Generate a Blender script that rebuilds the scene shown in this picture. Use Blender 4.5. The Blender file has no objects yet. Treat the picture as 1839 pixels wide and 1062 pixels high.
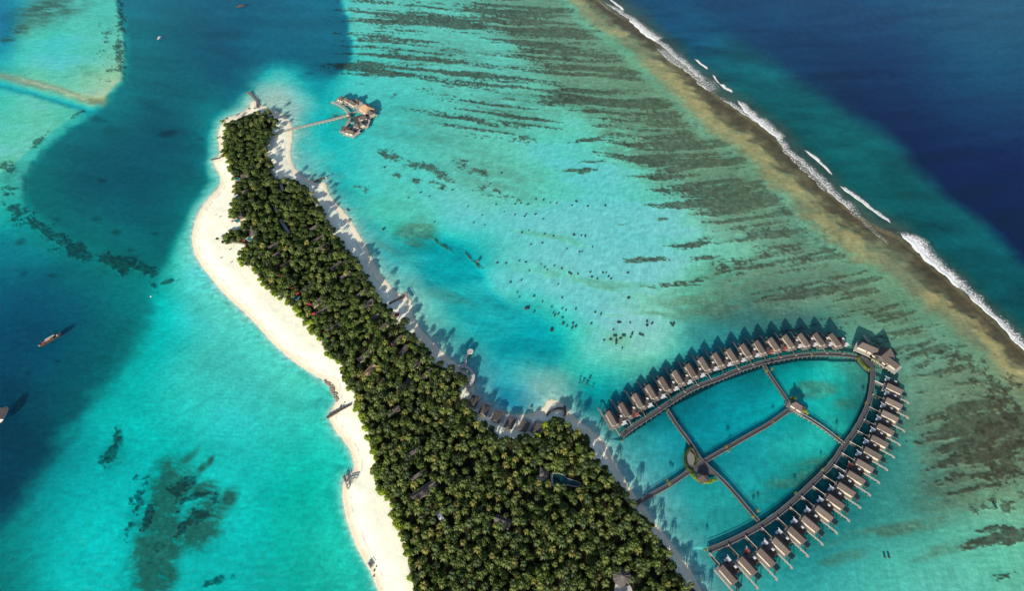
import bpy, math, random
import numpy as np
from mathutils import Vector, Matrix

rng = random.Random(11)
nr = np.random.RandomState(5)
scene = bpy.context.scene
col = scene.collection

# ---------------------------------------------------------------- camera, sky, sun
PW, PH, F, H = 1839.0, 1062.0, 1150.0, 500.0
TH = math.radians(50.0)
ST, CT = math.sin(TH), math.cos(TH)
cam_d = bpy.data.cameras.new('camera'); cam = bpy.data.objects.new('camera', cam_d); col.objects.link(cam)
cam.location = (0, 0, H); cam.rotation_euler = (math.pi / 2 - TH, 0, 0)
cam_d.sensor_width = 36; cam_d.lens = 36 * F / PW; cam_d.clip_start = 1; cam_d.clip_end = 60000
scene.camera = cam

SUN_EL = math.radians(20.0)
SUN_AZ = math.atan2(-0.366, -1.023)          # direction towards the sun, from +Y clockwise
w = bpy.data.worlds.new('World'); scene.world = w; w.use_nodes = True
nt = w.node_tree; nt.nodes.clear()
sky = nt.nodes.new('ShaderNodeTexSky'); sky.sky_type = 'NISHITA'; sky.sun_disc = False
sky.sun_elevation = SUN_EL; sky.sun_rotation = SUN_AZ % (2 * math.pi)
bg = nt.nodes.new('ShaderNodeBackground'); bg.inputs[1].default_value = 0.085
wo = nt.nodes.new('ShaderNodeOutputWorld')
nt.links.new(sky.outputs[0], bg.inputs[0]); nt.links.new(bg.outputs[0], wo.inputs[0])
sd = bpy.data.lights.new('sun', 'SUN'); sd.energy = 5.0; sd.angle = math.radians(0.53); sd.color = (1.0, 0.90, 0.74)
sun = bpy.data.objects.new('sun', sd); col.objects.link(sun)
to_sun = Vector((math.cos(SUN_EL) * math.sin(SUN_AZ), math.cos(SUN_EL) * math.cos(SUN_AZ), math.sin(SUN_EL)))
sun.rotation_euler = to_sun.to_track_quat('Z', 'Y').to_euler(); sun.location = (0, 0, 900)
scene.view_settings.view_transform = 'Standard'; scene.view_settings.look = 'None'
scene.view_settings.exposure = 0.84; scene.view_settings.gamma = 1.0
scene.cycles.max_bounces = 6; scene.cycles.transparent_max_bounces = 12
scene.cycles.diffuse_bounces = 3; scene.cycles.caustics_reflective = False; scene.cycles.caustics_refractive = False

# ---------------------------------------------------------------- surveying: photo position -> place on the ground
def ground(px, py, z=0.0):
    px = np.asarray(px, float); py = np.asarray(py, float)
    u = (px - PW / 2) / F; v = (py - PH / 2) / F
    Zc = (H - z) / (ST + v * CT)
    return u * Zc, Zc * (CT - v * ST)
def G(px, py, z=0.0):
    x, y = ground(px, py, z); return Vector((float(x), float(y), z))
def chart(X, Y, Z=0.0):                       # the inverse: map place -> survey coordinates
    d = H - Z
    Zc = Y * CT + d * ST
    v = (-Y * ST + d * CT) / Zc
    return X / Zc * F + PW / 2, v * F + PH / 2

# ---------------------------------------------------------------- noise
_tab = nr.rand(512, 512)
def vnoise(x, y, s=0):
    xi = np.floor(x).astype(int); yi = np.floor(y).astype(int)
    fx = x - xi; fy = y - yi
    fx = fx * fx * fx * (fx * (fx * 6 - 15) + 10); fy = fy * fy * fy * (fy * (fy * 6 - 15) + 10)
    a = (xi + s * 37) % 512; b = (yi + s * 91) % 512; a1 = (a + 1) % 512; b1 = (b + 1) % 512
    return (_tab[a, b] * (1 - fx) + _tab[a1, b] * fx) * (1 - fy) + (_tab[a, b1] * (1 - fx) + _tab[a1, b1] * fx) * fy
def fbm(x, y, o=4, s=0, g=0.5):
    t = 0; a = 1; n = 0
    for i in range(o):
        t = t + a * vnoise(x * 2 ** i + i * 17.3, y * 2 ** i + i * 9.1, s + i); n += a; a *= g
    return t / n
def sstep(a, b, x):
    t = np.clip((x - a) / (b - a), 0, 1); return t * t * (3 - 2 * t)
def lin(c):
    c = np.clip(np.asarray(c, float) / 255.0, 0, 1)
    return np.where(c <= 0.04045, c / 12.92, ((c + 0.055) / 1.055) ** 2.4)

# ---------------------------------------------------------------- materials
def mat(name, color, rough=0.8, vary=0.12, scale=0.6, bump=0.0, attr=False, spec=0.3, bscale=4.0, trans=0.0):
    m = bpy.data.materials.new(name); m.use_nodes = True
    n = m.node_tree; L = n.links; p = n.nodes['Principled BSDF']
    p.inputs['Roughness'].default_value = rough
    p.inputs['Specular IOR Level'].default_value = spec
    tc = n.nodes.new('ShaderNodeTexCoord'); nz = n.nodes.new('ShaderNodeTexNoise')
    nz.inputs['Scale'].default_value = scale; nz.inputs['Detail'].default_value = 5
    L.new(tc.outputs['Object'], nz.inputs['Vector'])
    mr = n.nodes.new('ShaderNodeMapRange'); mr.inputs[1].default_value = 0.3; mr.inputs[2].default_value = 0.7
    mr.inputs[3].default_value = 1 - vary; mr.inputs[4].default_value = 1 + vary
    L.new(nz.outputs[0], mr.inputs[0])
    mx = n.nodes.new('ShaderNodeMix'); mx.data_type = 'RGBA'; mx.blend_type = 'MULTIPLY'; mx.inputs[0].default_value = 1
    if attr:
        at = n.nodes.new('ShaderNodeAttribute'); at.attribute_name = 'tint'
        m2 = n.nodes.new('ShaderNodeMix'); m2.data_type = 'RGBA'; m2.blend_type = 'MULTIPLY'; m2.inputs[0].default_value = 1
        m2.inputs[6].default_value = (*color, 1); L.new(at.outputs['Color'], m2.inputs[7]); L.new(m2.outputs[2], mx.inputs[6])
        oi = n.nodes.new('ShaderNodeObjectInfo')
        r2 = n.nodes.new('ShaderNodeMapRange'); r2.inputs[3].default_value = 0.72; r2.inputs[4].default_value = 1.28
        L.new(oi.outputs['Random'], r2.inputs[0])
        mm = n.nodes.new('ShaderNodeMath'); mm.operation = 'MULTIPLY'; L.new(mr.outputs[0], mm.inputs[0]); L.new(r2.outputs[0], mm.inputs[1])
        L.new(mm.outputs[0], mx.inputs[7])
    else:
        mx.inputs[6].default_value = (*color, 1); L.new(mr.outputs[0], mx.inputs[7])
    L.new(mx.outputs[2], p.inputs['Base Color'])
    if bump:
        n2 = n.nodes.new('ShaderNodeTexNoise'); n2.inputs['Scale'].default_value = bscale; L.new(tc.outputs['Object'], n2.inputs['Vector'])
        b = n.nodes.new('ShaderNodeBump'); b.inputs['Strength'].default_value = bump; b.inputs['Distance'].default_value = 0.2
        L.new(n2.outputs[0], b.inputs['Height']); L.new(b.outputs[0], p.inputs['Normal'])
    if trans:
        out = n.nodes['Material Output']; tr = n.nodes.new('ShaderNodeBsdfTranslucent'); ms = n.nodes.new('ShaderNodeMixShader')
        ms.inputs[0].default_value = trans; L.new(mx.outputs[2], tr.inputs[0]); L.new(p.outputs[0], ms.inputs[1]); L.new(tr.outputs[0], ms.inputs[2])
        L.new(ms.outputs[0], out.inputs[0])
    return m
def roof_mat(name, color):
    m = mat(name, color, 0.9, 0.22, 0.9, 0.5)
    n = m.node_tree; L = n.links; p = n.nodes['Principled BSDF']
    tc = n.nodes.new('ShaderNodeTexCoord'); wv = n.nodes.new('ShaderNodeTexWave'); wv.bands_direction = 'X'
    wv.inputs['Scale'].default_value = 0.7; wv.inputs['Distortion'].default_value = 1.5
    L.new(tc.outputs['Object'], wv.inputs[0])
    mr = n.nodes.new('ShaderNodeMapRange'); mr.inputs[3].default_value = 0.86; mr.inputs[4].default_value = 1.1; L.new(wv.outputs[1], mr.inputs[0])
    mx = n.nodes.new('ShaderNodeMix'); mx.data_type = 'RGBA'; mx.blend_type = 'MULTIPLY'; mx.inputs[0].default_value = 1
    src = p.inputs['Base Color'].links[0].from_socket
    oi = n.nodes.new('ShaderNodeObjectInfo'); r2 = n.nodes.new('ShaderNodeMapRange'); r2.inputs[3].default_value = 0.8; r2.inputs[4].default_value = 1.25
    L.new(oi.outputs['Random'], r2.inputs[0]); mm = n.nodes.new('ShaderNodeMath'); mm.operation = 'MULTIPLY'; L.new(mr.outputs[0], mm.inputs[0]); L.new(r2.outputs[0], mm.inputs[1])
    L.new(src, mx.inputs[6]); L.new(mm.outputs[0], mx.inputs[7]); L.new(mx.outputs[2], p.inputs['Base Color'])
    return m
M = dict(
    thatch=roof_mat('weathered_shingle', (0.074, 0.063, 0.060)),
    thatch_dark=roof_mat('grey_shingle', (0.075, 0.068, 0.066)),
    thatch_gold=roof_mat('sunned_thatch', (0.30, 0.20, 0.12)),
    ridge=mat('ridge_cap', (0.11, 0.085, 0.07)),
    wood=mat('grey_timber', (0.17, 0.16, 0.155), vary=0.25, scale=1.2),
    deck=mat('walkway_boards', (0.062, 0.062, 0.070), vary=0.2, scale=0.8),
    pale_wood=mat('bleached_timber', (0.33, 0.315, 0.29), vary=0.2, scale=1.5),
    dark_wood=mat('dark_timber', (0.07, 0.055, 0.045)),
    wall=mat('cream_wall', (0.42, 0.36, 0.29)),
    white=mat('white_canvas', (0.50, 0.51, 0.54), vary=0.06),
    white_wood=mat('white_timber', (0.62, 0.60, 0.56), vary=0.1),
    red=mat('red_canvas', (0.30, 0.025, 0.03), vary=0.1),
    dull_red=mat('faded_red_canvas', (0.26, 0.06, 0.05), vary=0.15),
    glass=mat('window_glass', (0.03, 0.05, 0.06), rough=0.1, spec=0.6),
    pool=mat('pool_water', (0.01, 0.16, 0.20), rough=0.08, spec=0.6),
    pool_dark=mat('dark_pool_water', (0.004, 0.035, 0.045), rough=0.08, spec=0.5),
    concrete=mat('pale_concrete', (0.42, 0.42, 0.42), vary=0.12),
    rock=mat('dark_rock', (0.10, 0.09, 0.075), vary=0.4, bump=0.6),
    beach_rock=mat('beach_rock', (0.24, 0.21, 0.17), vary=0.35, bump=0.4),
    bark=mat('bark', (0.16, 0.12, 0.09), vary=0.3, scale=2),
    coral=mat('coral_rock', (0.045, 0.06, 0.05), vary=0.4, scale=0.8, bump=0.5),
    hull=mat('brown_hull', (0.10, 0.055, 0.035)),
    grey_cloth=mat('grey_canvas', (0.36, 0.34, 0.34), vary=0.12),
    pink_cloth=mat('pinkish_canvas', (0.40, 0.24, 0.22), vary=0.12),
    palm=mat('palm_leaf', (0.074, 0.104, 0.024), 0.55, 0.15, 0.4, attr=True, spec=0.35, trans=0.25),
    palm_dark=mat('deep_green_palm_leaf', (0.042, 0.070, 0.020), 0.55, 0.15, 0.4, attr=True, spec=0.35, trans=0.2),  # deeper green palms, picked at random
    palm_gold=mat('yellowing_palm_leaf', (0.125, 0.132, 0.028), 0.55, 0.15, 0.4, attr=True, spec=0.35, trans=0.25),
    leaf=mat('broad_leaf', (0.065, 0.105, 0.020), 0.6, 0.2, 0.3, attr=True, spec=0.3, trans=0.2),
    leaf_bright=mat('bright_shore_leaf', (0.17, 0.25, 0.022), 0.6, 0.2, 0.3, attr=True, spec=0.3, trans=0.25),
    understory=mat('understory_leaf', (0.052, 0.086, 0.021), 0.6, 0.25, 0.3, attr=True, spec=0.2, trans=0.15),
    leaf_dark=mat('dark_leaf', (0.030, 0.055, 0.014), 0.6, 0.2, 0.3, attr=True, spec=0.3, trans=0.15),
)

# ---------------------------------------------------------------- mesh helper
class MB:
    def __init__(s): s.v = []; s.f = []; s.t = []
    def add(s, vs, fs, tint=None):
        b = len(s.v); s.v += [tuple(p) for p in vs]; s.f += [tuple(i + b for i in f) for f in fs]
        s.t += [tint or (1, 1, 1)] * len(vs)
    def box(s, x0, x1, y0, y1, z0, z1):
        s.add([(x0, y0, z0), (x1, y0, z0), (x1, y1, z0), (x0, y1, z0), (x0, y0, z1), (x1, y0, z1), (x1, y1, z1), (x0, y1, z1)],
              [(3, 2, 1, 0), (4, 5, 6, 7), (0, 1, 5, 4), (1, 2, 6, 5), (2, 3, 7, 6), (3, 0, 4, 7)])
    def obox(s, a, b, wd, z0, z1):                 # a box along a->b (2D), width wd
        a = Vector(a[:2]); b = Vector(b[:2]); d = (b - a)
        if d.length < 1e-6: return
        n = Vector((-d.y, d.x)).normalized() * wd / 2
        q = [a + n, a - n, b - n, b + n]
        s.add([(p.x, p.y, z0) for p in q] + [(p.x, p.y, z1) for p in q],
              [(3, 2, 1, 0), (4, 5, 6, 7), (0, 1, 5, 4), (1, 2, 6, 5), (2, 3, 7, 6), (3, 0, 4, 7)])
    def tube(s, pts, r, n=5):
        rings = []
        for i, p in enumerate(pts):
            p = Vector(p); rr = r[i] if isinstance(r, (list, tuple)) else r
            d = Vector(pts[min(i + 1, len(pts) - 1)]) - Vector(pts[max(i - 1, 0)])
            q = d.to_track_quat('Z', 'Y')
            rings.append([p + q @ Vector((rr * math.cos(k * 2 * math.pi / n), rr * math.sin(k * 2 * math.pi / n), 0)) for k in range(n)])
        vs = [v for rg in rings for v in rg]; fs = []
        for i in range(len(pts) - 1):
            for k in range(n):
                k2 = (k + 1) % n; fs.append((i * n + k, i * n + k2, (i + 1) * n + k2, (i + 1) * n + k))
        fs.append(tuple(range(n - 1, -1, -1))); fs.append(tuple((len(pts) - 1) * n + k for k in range(n)))
        s.add(vs, fs)
    def roof(s, L, W, z0, z1, hip=0.0, cx=0, cy=0, th=0.25, ov=0):   # ridge along x; hip = inset of the ridge ends
        l, wd = L / 2, W / 2; r = l - hip
        b = [(-l, -wd, z0), (l, -wd, z0), (l, wd, z0), (-l, wd, z0)]
        t = [(-l, -wd, z0 + th), (l, -wd, z0 + th), (l, wd, z0 + th), (-l, wd, z0 + th), (-r, 0, z1), (r, 0, z1)]
        vs = [(x + cx, y + cy, z) for x, y, z in b + t]
        fs = [(3, 2, 1, 0), (0, 1, 5, 4), (1, 2, 6, 5), (2, 3, 7, 6), (3, 0, 4, 7), (4, 5, 9, 8), (6, 7, 8, 9), (5, 6, 9), (7, 4, 8)]
        s.add(vs, fs)
    def cone(s, n, R, z0, z1, cx=0, cy=0, r1=0.01, th=0.2, a0=0):
        vs = []
        for rr, z in ((R, z0), (R, z0 + th), (r1, z1)):
            vs += [(cx + rr * math.cos(a0 + k * 2 * math.pi / n), cy + rr * math.sin(a0 + k * 2 * math.pi / n), z) for k in range(n)]
        fs = [tuple(range(n - 1, -1, -1)), tuple(range(2 * n, 3 * n))]
        for j in (0, 1):
            for k in range(n): fs.append((j * n + k, j * n + (k + 1) % n, (j + 1) * n + (k + 1) % n, (j + 1) * n + k))
        s.add(vs, fs)
    def poly(s, pts, z0, z1):
        n = len(pts)
        s.add([(p[0], p[1], z0) for p in pts] + [(p[0], p[1], z1) for p in pts],
              [tuple(range(n - 1, -1, -1)), tuple(range(n, 2 * n))] + [(k, (k + 1) % n, n + (k + 1) % n, n + k) for k in range(n)])
    def mesh(s, name, m, tint=False):
        me = bpy.data.meshes.new(name); me.from_pydata(s.v, [], s.f); me.materials.append(m)
        if tint:
            a = me.color_attributes.new('tint', 'FLOAT_COLOR', 'POINT')
            c = np.ones((len(s.v), 4), np.float32); c[:, :3] = np.array(s.t, np.float32); a.data.foreach_set('color', c.ravel())
        me.update(); return me
    def build(s, name, m, parent=None, tint=False):
        o = bpy.data.objects.new(name, s.mesh(name, m, tint)); col.objects.link(o); o.parent = parent; return o
def tag(o, label=None, cat=None, group=None, kind=None):
    for k, v in (('label', label), ('category', cat), ('group', group), ('kind', kind)):
        if v: o[k] = v
    return o
def thing(name, label, cat, loc=(0, 0, 0), rz=0, group=None):
    o = bpy.data.objects.new(name, None); col.objects.link(o); o.location = loc; o.rotation_euler = (0, 0, rz)
    o.empty_display_size = 1
    return tag(o, label, cat, group)
def link(name, me, parent=None, loc=(0, 0, 0)):
    o = bpy.data.objects.new(name, me); col.objects.link(o); o.parent = parent; o.location = loc; return o
def kids(o): return [c for c in o.children]
def dup(root, loc, rz, label=None, group=None):
    pairs = []
    def cp(o, par):
        c = o.copy(); col.objects.link(c); c.parent = par
        for ch in o.children: cp(ch, c)
        return c
    r = cp(root, None); r.location = loc; r.rotation_euler = (0, 0, rz)
    if label: r['label'] = label
    if group: r['group'] = group
    return r
# ================================================================ THE SEA FLOOR, THE ISLAND'S SAND AND THE SEA
SAND = [(452,178),(447,196),(425,206),(405,212),(393,230),(391,247),(393,262),(395,278),(381,288),(383,294),(392,310),(397,323),(394,334),(383,345),(371,360),
 (360,375),(352,392),(345,415),(344,434),(349,455),(360,477),(377,497),(400,526),(427,551),(460,583),(481,607),(507,634),(537,657),(560,672),(580,683),(596,692),
 (603,707),(604,722),(588,748),(600,772),(617,791),(626,805),(631,818),(637,838),(632,849),(617,860),(614,888),(618,921),(628,951),(640,984),
 (653,1008),(667,1031),(677,1058),(700,1110),(740,1200),(780,1330),
 (1420,1330),(1350,1180),(1275,1090),(1253,1048),(1237,1018),(1217,991),(1197,965),(1173,935),(1153,905),(1133,880),(1120,858),(1107,835),(1097,815),(1083,791),(1060,771),
 (1033,751),(1022,738),(1008,722),(985,716),(975,733),(963,741),(940,745),(920,745),(893,740),(870,729),(853,710),(849,690),(841,672),(828,658),(812,648),
 (798,634),(780,617),(762,599),(750,582),(741,566),(741,545),(733,531),(716,528),(697,509),(680,488),(668,464),(657,441),(640,412),(625,388),
 (604,365),(588,345),(586,326),(572,330),(555,322),(532,308),(521,284),(523,260),(526,240),(523,218),(510,206),(490,196),(470,188)]
CANOPY = [(399,214),(420,213),(440,203),(455,197),(470,196),(490,200),(500,216),(500,228),(494,243),(486,250),(483,270),(490,292),(503,316),(537,326),(557,340),(570,354),
 (583,377),(593,397),(607,421),(623,444),(640,467),(657,484),(667,504),(680,531),(697,551),(710,567),(727,581),(733,594),(747,604),(763,617),
 (783,644),(813,655),(837,671),(840,687),(832,700),(838,718),(847,735),(867,757),(890,768),(897,780),(920,783),(933,778),(953,782),(968,768),(980,751),
 (997,743),(1020,755),(1040,768),(1060,788),(1070,815),(1090,838),(1107,858),(1123,875),(1133,895),(1147,911),(1160,928),(1177,948),(1193,975),
 (1213,1001),(1223,1028),(1243,1051),(1265,1090),(1320,1200),(1380,1330),(800,1330),(760,1120),(743,1062),(733,1041),(727,1018),(723,975),(707,948),(697,908),(677,881),(667,855),(667,825),
 (657,801),(655,778),(642,758),(635,735),(632,711),(627,704),(613,687),(610,661),(593,647),(577,627),(570,611),(557,601),(548,584),(538,571),
 (520,551),(510,541),(487,531),(473,517),(457,497),(450,480),(424,474),(424,461),(435,444),(413,441),(395,437),(400,421),(413,409),(427,403),
 (404,392),(410,371),(413,354),(415,323),(408,310),(405,290),(394,277),(397,250),(397,230)]
REEF = [(1000,-110),(1040,-40),(1070,0),(1107,27),(1133,42),(1177,80),(1203,103),(1240,133),(1273,167),(1300,187),(1333,207),(1380,240),(1413,277),
 (1457,313),(1487,347),(1530,385),(1570,410),(1613,428),(1663,472),(1730,530),(1780,576),(1839,634),(1900,695),(2000,800),(2200,1010),(2700,1500)]
NAVY = [(1080,-110),(1200,-30),(1267,15),(1333,60),(1380,93),(1470,153),(1567,213),(1623,250),(1657,293),(1730,354),(1780,387),(1839,444),(1950,560),(2140,760),(2700,1300)]
DEEP_N = [(205,-400),(208,0),(222,30),(226,70),(226,110),(222,140),(200,168),(183,186),(150,208),(115,235),(82,262),(55,290),(38,320),(50,365),(85,400),(130,425),(190,452),(260,478),
 (290,475),(318,430),(345,380),(370,340),(378,310),(374,280),(380,240),(395,210),(430,185),(452,160),(465,128),(490,114),(530,113),(570,124),(605,133),(622,115),(632,92),(628,50),(610,0),(600,-400)]
DEEP_S = [(-700,330),(-200,370),(0,405),(90,445),(180,492),(262,515),(272,540),(255,585),(222,630),(190,675),(150,725),(108,780),(60,845),(0,930),(-120,1070),(-700,1500)]
FLAT_W = [(-700,-400),(200,-400),(205,0),(216,30),(222,70),(221,110),(218,137),(200,155),(181,181),(160,190),(135,205),(105,226),(75,248),(45,273),(15,300),(-60,350),(-700,600)]
LIP = [(585,150),(583,170),(588,200),(592,225),(610,250)]

PTS_BASE = [(640,40,88,205,188),(700,60,85,195,180),(800,30,92,195,178),(900,60,84,205,185),(1000,60,104,180,155),(1040,120,112,185,155),(650,110,60,195,185),(750,130,80,200,185),(900,130,88,208,188),
 (1050,150,104,190,160),(1130,200,110,185,155),(545,150,60,195,190),(570,170,0,168,178),(572,210,10,172,178),(605,165,55,195,190),(700,200,60,200,188),(850,220,88,198,178),(1000,250,82,218,192),(1150,260,100,205,175),
 (1250,300,110,185,158),(545,260,20,185,185),(600,270,25,190,188),(650,290,58,206,196),(760,330,75,205,188),(900,300,90,200,176),(1000,340,85,222,198),(1150,350,90,218,192),(1300,400,108,200,175),(1400,400,110,172,148),
 (560,290,70,205,195),(605,330,0,168,175),(640,370,45,195,185),(690,390,55,185,168),(760,410,60,195,180),(820,400,82,216,200),(950,420,96,222,202),(1080,470,102,226,206),(1200,480,106,216,192),(1350,470,112,182,158),(1320,350,104,180,150),
 (680,430,0,165,175),(770,440,0,160,165),(820,455,10,165,172),(850,490,20,175,180),(790,520,70,190,178),(735,480,70,195,188),(780,480,30,180,175),(860,530,75,200,188),
 (900,490,82,208,195),(1000,520,95,215,195),(1120,540,110,215,190),(1250,540,92,165,145),(1340,560,80,130,118),(1400,520,88,145,130),(820,570,60,180,175),(860,600,50,170,170),  # dark points off the northern villas mix seagrass, depth and painted cloud shade
 (930,590,8,150,165),(980,610,0,150,160),(880,640,30,155,165),(1010,640,30,180,172),(1070,640,85,205,185),(1140,640,108,205,176),(1190,640,95,195,175),(1250,610,72,170,165),(1330,590,58,135,135),(1430,575,62,125,120),
 (870,680,70,165,180),(890,710,35,150,178),(930,715,25,148,175),(920,660,55,175,180),(965,690,130,182,180),(1000,700,110,190,180),(960,720,80,160,175),(1040,660,45,188,172),(1050,705,20,155,160),(1080,740,25,145,152),(1090,690,25,165,165),
 (1130,700,35,120,130),(1200,655,50,130,135),(1150,770,20,105,110),(1250,700,12,100,108),(1350,660,14,100,105),(1450,632,25,110,108),  # dark teal around the northern villas: soft cloud shade put into the colour
 (1160,820,60,160,166),(1200,790,32,146,156),(1230,830,28,135,145),(1300,720,8,140,152),(1330,740,4,142,153),(1380,720,10,150,155),(1300,790,20,135,146),(1420,690,15,170,168),(1480,665,40,192,180),(1520,700,20,150,145),(1450,740,25,150,150),(1500,760,45,180,168),
 (1400,800,38,160,160),(1370,870,30,152,155),(1450,790,38,175,168),(1460,840,22,130,128),(1240,900,42,152,154),(1260,960,50,150,152),(1180,900,75,150,160),(1310,900,40,150,150),(1330,840,30,145,152),
 (1430,900,15,105,110),(1500,850,15,100,106),(1550,770,20,105,105),(1540,700,40,120,115),(1590,680,48,125,120),(1640,700,90,145,130),(1640,800,75,145,135),(1580,880,55,135,130),(1530,960,55,150,148),(1450,1010,45,145,145),(1360,1050,55,155,155),(1300,1000,50,145,148),  # dark and dull water by the eastern row, with cloud shade painted in
 (1500,560,95,145,125),(1560,545,108,155,128),(1600,600,108,162,138),(1680,650,108,160,138),(1700,720,108,150,130),(1770,700,120,148,120),(1820,800,122,138,112),(1740,840,118,148,122),(1690,900,80,140,128),(1600,1000,80,175,162),
 (1720,960,95,170,150),(1810,900,120,168,140),(1810,1010,100,182,158),(1680,1050,95,185,168),(1500,1060,68,168,162),(1260,1040,75,150,156),(1900,900,120,160,130),(1900,1100,110,175,150),
 (1100,120,108,175,145),(1200,230,112,170,142),(1330,340,108,168,140),(1480,480,105,160,138),(1620,560,108,155,128),(1760,640,112,148,120),
 (478,140,25,175,182),(500,135,75,200,190),(520,160,120,210,195),(485,165,150,214,192),(505,180,165,212,190),(545,190,90,205,195),(540,135,10,160,172),(590,145,0,140,155),(560,235,40,195,190),
 (330,470,70,205,190),(300,500,40,180,172),(300,560,10,190,185),(280,640,15,186,180),(225,720,15,180,175),(350,650,52,205,190),(420,620,64,206,190),(380,550,70,206,190),(330,760,30,192,182),(450,750,42,200,190),(540,750,45,198,182),
 (560,850,18,185,170),(500,940,18,172,162),(580,980,28,180,165),(420,950,15,190,185),(450,1050,5,168,165),(200,970,10,195,190),(110,1010,0,182,180),(250,860,0,172,172),(150,850,0,165,168),(70,930,0,140,142),(60,1040,0,150,150),(-20,1060,0,115,115),
 (120,820,0,145,150),(520,690,62,200,180),(330,1040,10,180,178),(210,770,5,178,175),(400,690,50,205,192),(600,1050,30,175,160),
 (40,390,15,150,150),(110,430,12,125,128),(200,475,18,120,120),(285,492,25,150,148),(25,330,60,180,170),(-100,340,60,170,160),(355,420,85,205,190),(375,330,80,205,190),(385,240,90,205,190),(420,190,85,205,190),(560,120,0,120,140),(640,10,80,200,185)]
PTS_FLATW = [(60,80,76,206,190),(140,50,90,200,185),(110,110,86,210,192),(170,110,100,196,176),(195,140,165,205,165),(150,148,140,200,170),(60,135,110,195,170),(60,195,108,206,182),(20,235,100,206,182),(95,225,106,206,180),(130,195,80,190,172),
 (20,35,5,125,155),(8,60,0,125,160),(40,12,45,150,160),(70,30,85,165,155),(30,45,70,150,145),(180,20,80,190,180),(140,10,90,195,185),(0,160,60,190,180),(-100,50,30,150,165),(-100,200,90,200,180),(100,70,70,208,192)]
PTS_N = [(250,20,0,108,134),(350,60,0,90,120),(500,60,0,94,126),(580,50,0,100,132),(400,150,0,88,116),(300,230,0,84,108),(200,250,0,88,108),(150,330,0,88,108),(250,370,0,86,106),(90,330,0,105,118),(240,100,0,108,126),(300,420,0,98,110),
 (180,410,0,100,112),(340,330,0,98,112),(390,190,0,122,140),(480,90,0,94,126),(350,280,0,90,108),(590,100,0,92,120),(300,-100,0,100,135),(200,200,0,105,122)]
PTS_S = [(30,440,0,120,142),(60,540,0,78,108),(150,560,0,88,112),(225,560,0,108,122),(100,650,0,78,104),(30,700,0,66,92),(20,820,0,62,86),(120,720,0,86,104),(0,500,0,95,125),(110,480,0,100,120),(170,640,0,92,110),(-80,900,0,60,85)]
PTS_SEA = [(1150,0,28,78,108),(1250,60,14,84,118),(1300,110,14,96,112),(1400,170,10,98,108),(1550,270,16,98,102),(1680,380,16,94,100),(1800,480,12,92,100),(1839,550,16,88,94),(1450,230,18,92,98),(1620,360,22,88,92),(2000,700,14,88,98),(1350,160,18,92,100)]
PTS_NAVY = [(1300,10,32,74,120),(1420,30,30,72,118),(1600,90,24,64,110),(1800,80,34,84,126),(1820,260,14,56,102),(1600,190,18,56,98),(1839,400,10,40,86),(1700,30,36,82,126),(1500,130,18,60,100),(1700,300,12,48,90),(2100,300,20,60,104)]  # lighter upper-right points hold sky sheen painted into the deep-water colour
# ellipses: cx, cy, rx, ry, rotation in degrees, strength
STREAK = [(700,40,110,55,0,.62),(840,30,130,45,0,.62),(980,80,110,80,10,.66),(740,105,150,28,0,.62),(660,118,60,20,0,.8),(690,130,70,12,0,.8),(880,140,150,30,0,.5),(1050,170,110,60,20,.62),(1160,250,150,55,25,.75),(1130,210,80,16,0,.7),
 (1230,320,170,45,20,.75),(1330,250,110,60,40,.55),(1400,350,110,60,30,.66),(1240,370,90,20,-5,.6),(1370,410,130,40,5,.68),(1520,430,120,60,30,.66),(1130,397,48,6,0,.95),(1180,398,40,5,0,.8),(1160,461,48,7,0,.9),(1270,464,50,7,0,.8),(1240,437,70,10,-6,.7),
 (1190,488,40,5,0,.6),(1230,506,80,9,-5,.75),(1070,248,60,8,-3,.95),(1060,304,70,4,0,.85),(1050,291,50,4,-3,.8),(1330,488,80,30,-5,.55),(900,190,140,22,6,.5),(830,220,110,22,8,.45),(960,210,100,20,3,.5),
 (1620,560,120,40,-5,.6),(1580,480,100,40,0,.55),(1760,780,100,120,20,.62),(1800,690,60,50,30,.5),(1810,965,100,30,-12,.62),(1720,850,90,30,-15,.5),(1790,850,80,20,-12,.6),(1820,1040,70,20,-12,.6),(1700,640,80,30,10,.45),
 (1050,700,20,10,0,.3),(770,20,160,22,0,.62),(1000,20,90,30,0,.55),(800,160,60,8,0,.6),(1080,130,60,50,20,.45),(990,130,70,10,0,.7),(1100,225,80,12,-4,.7),(1250,280,120,30,10,.6)]
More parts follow.
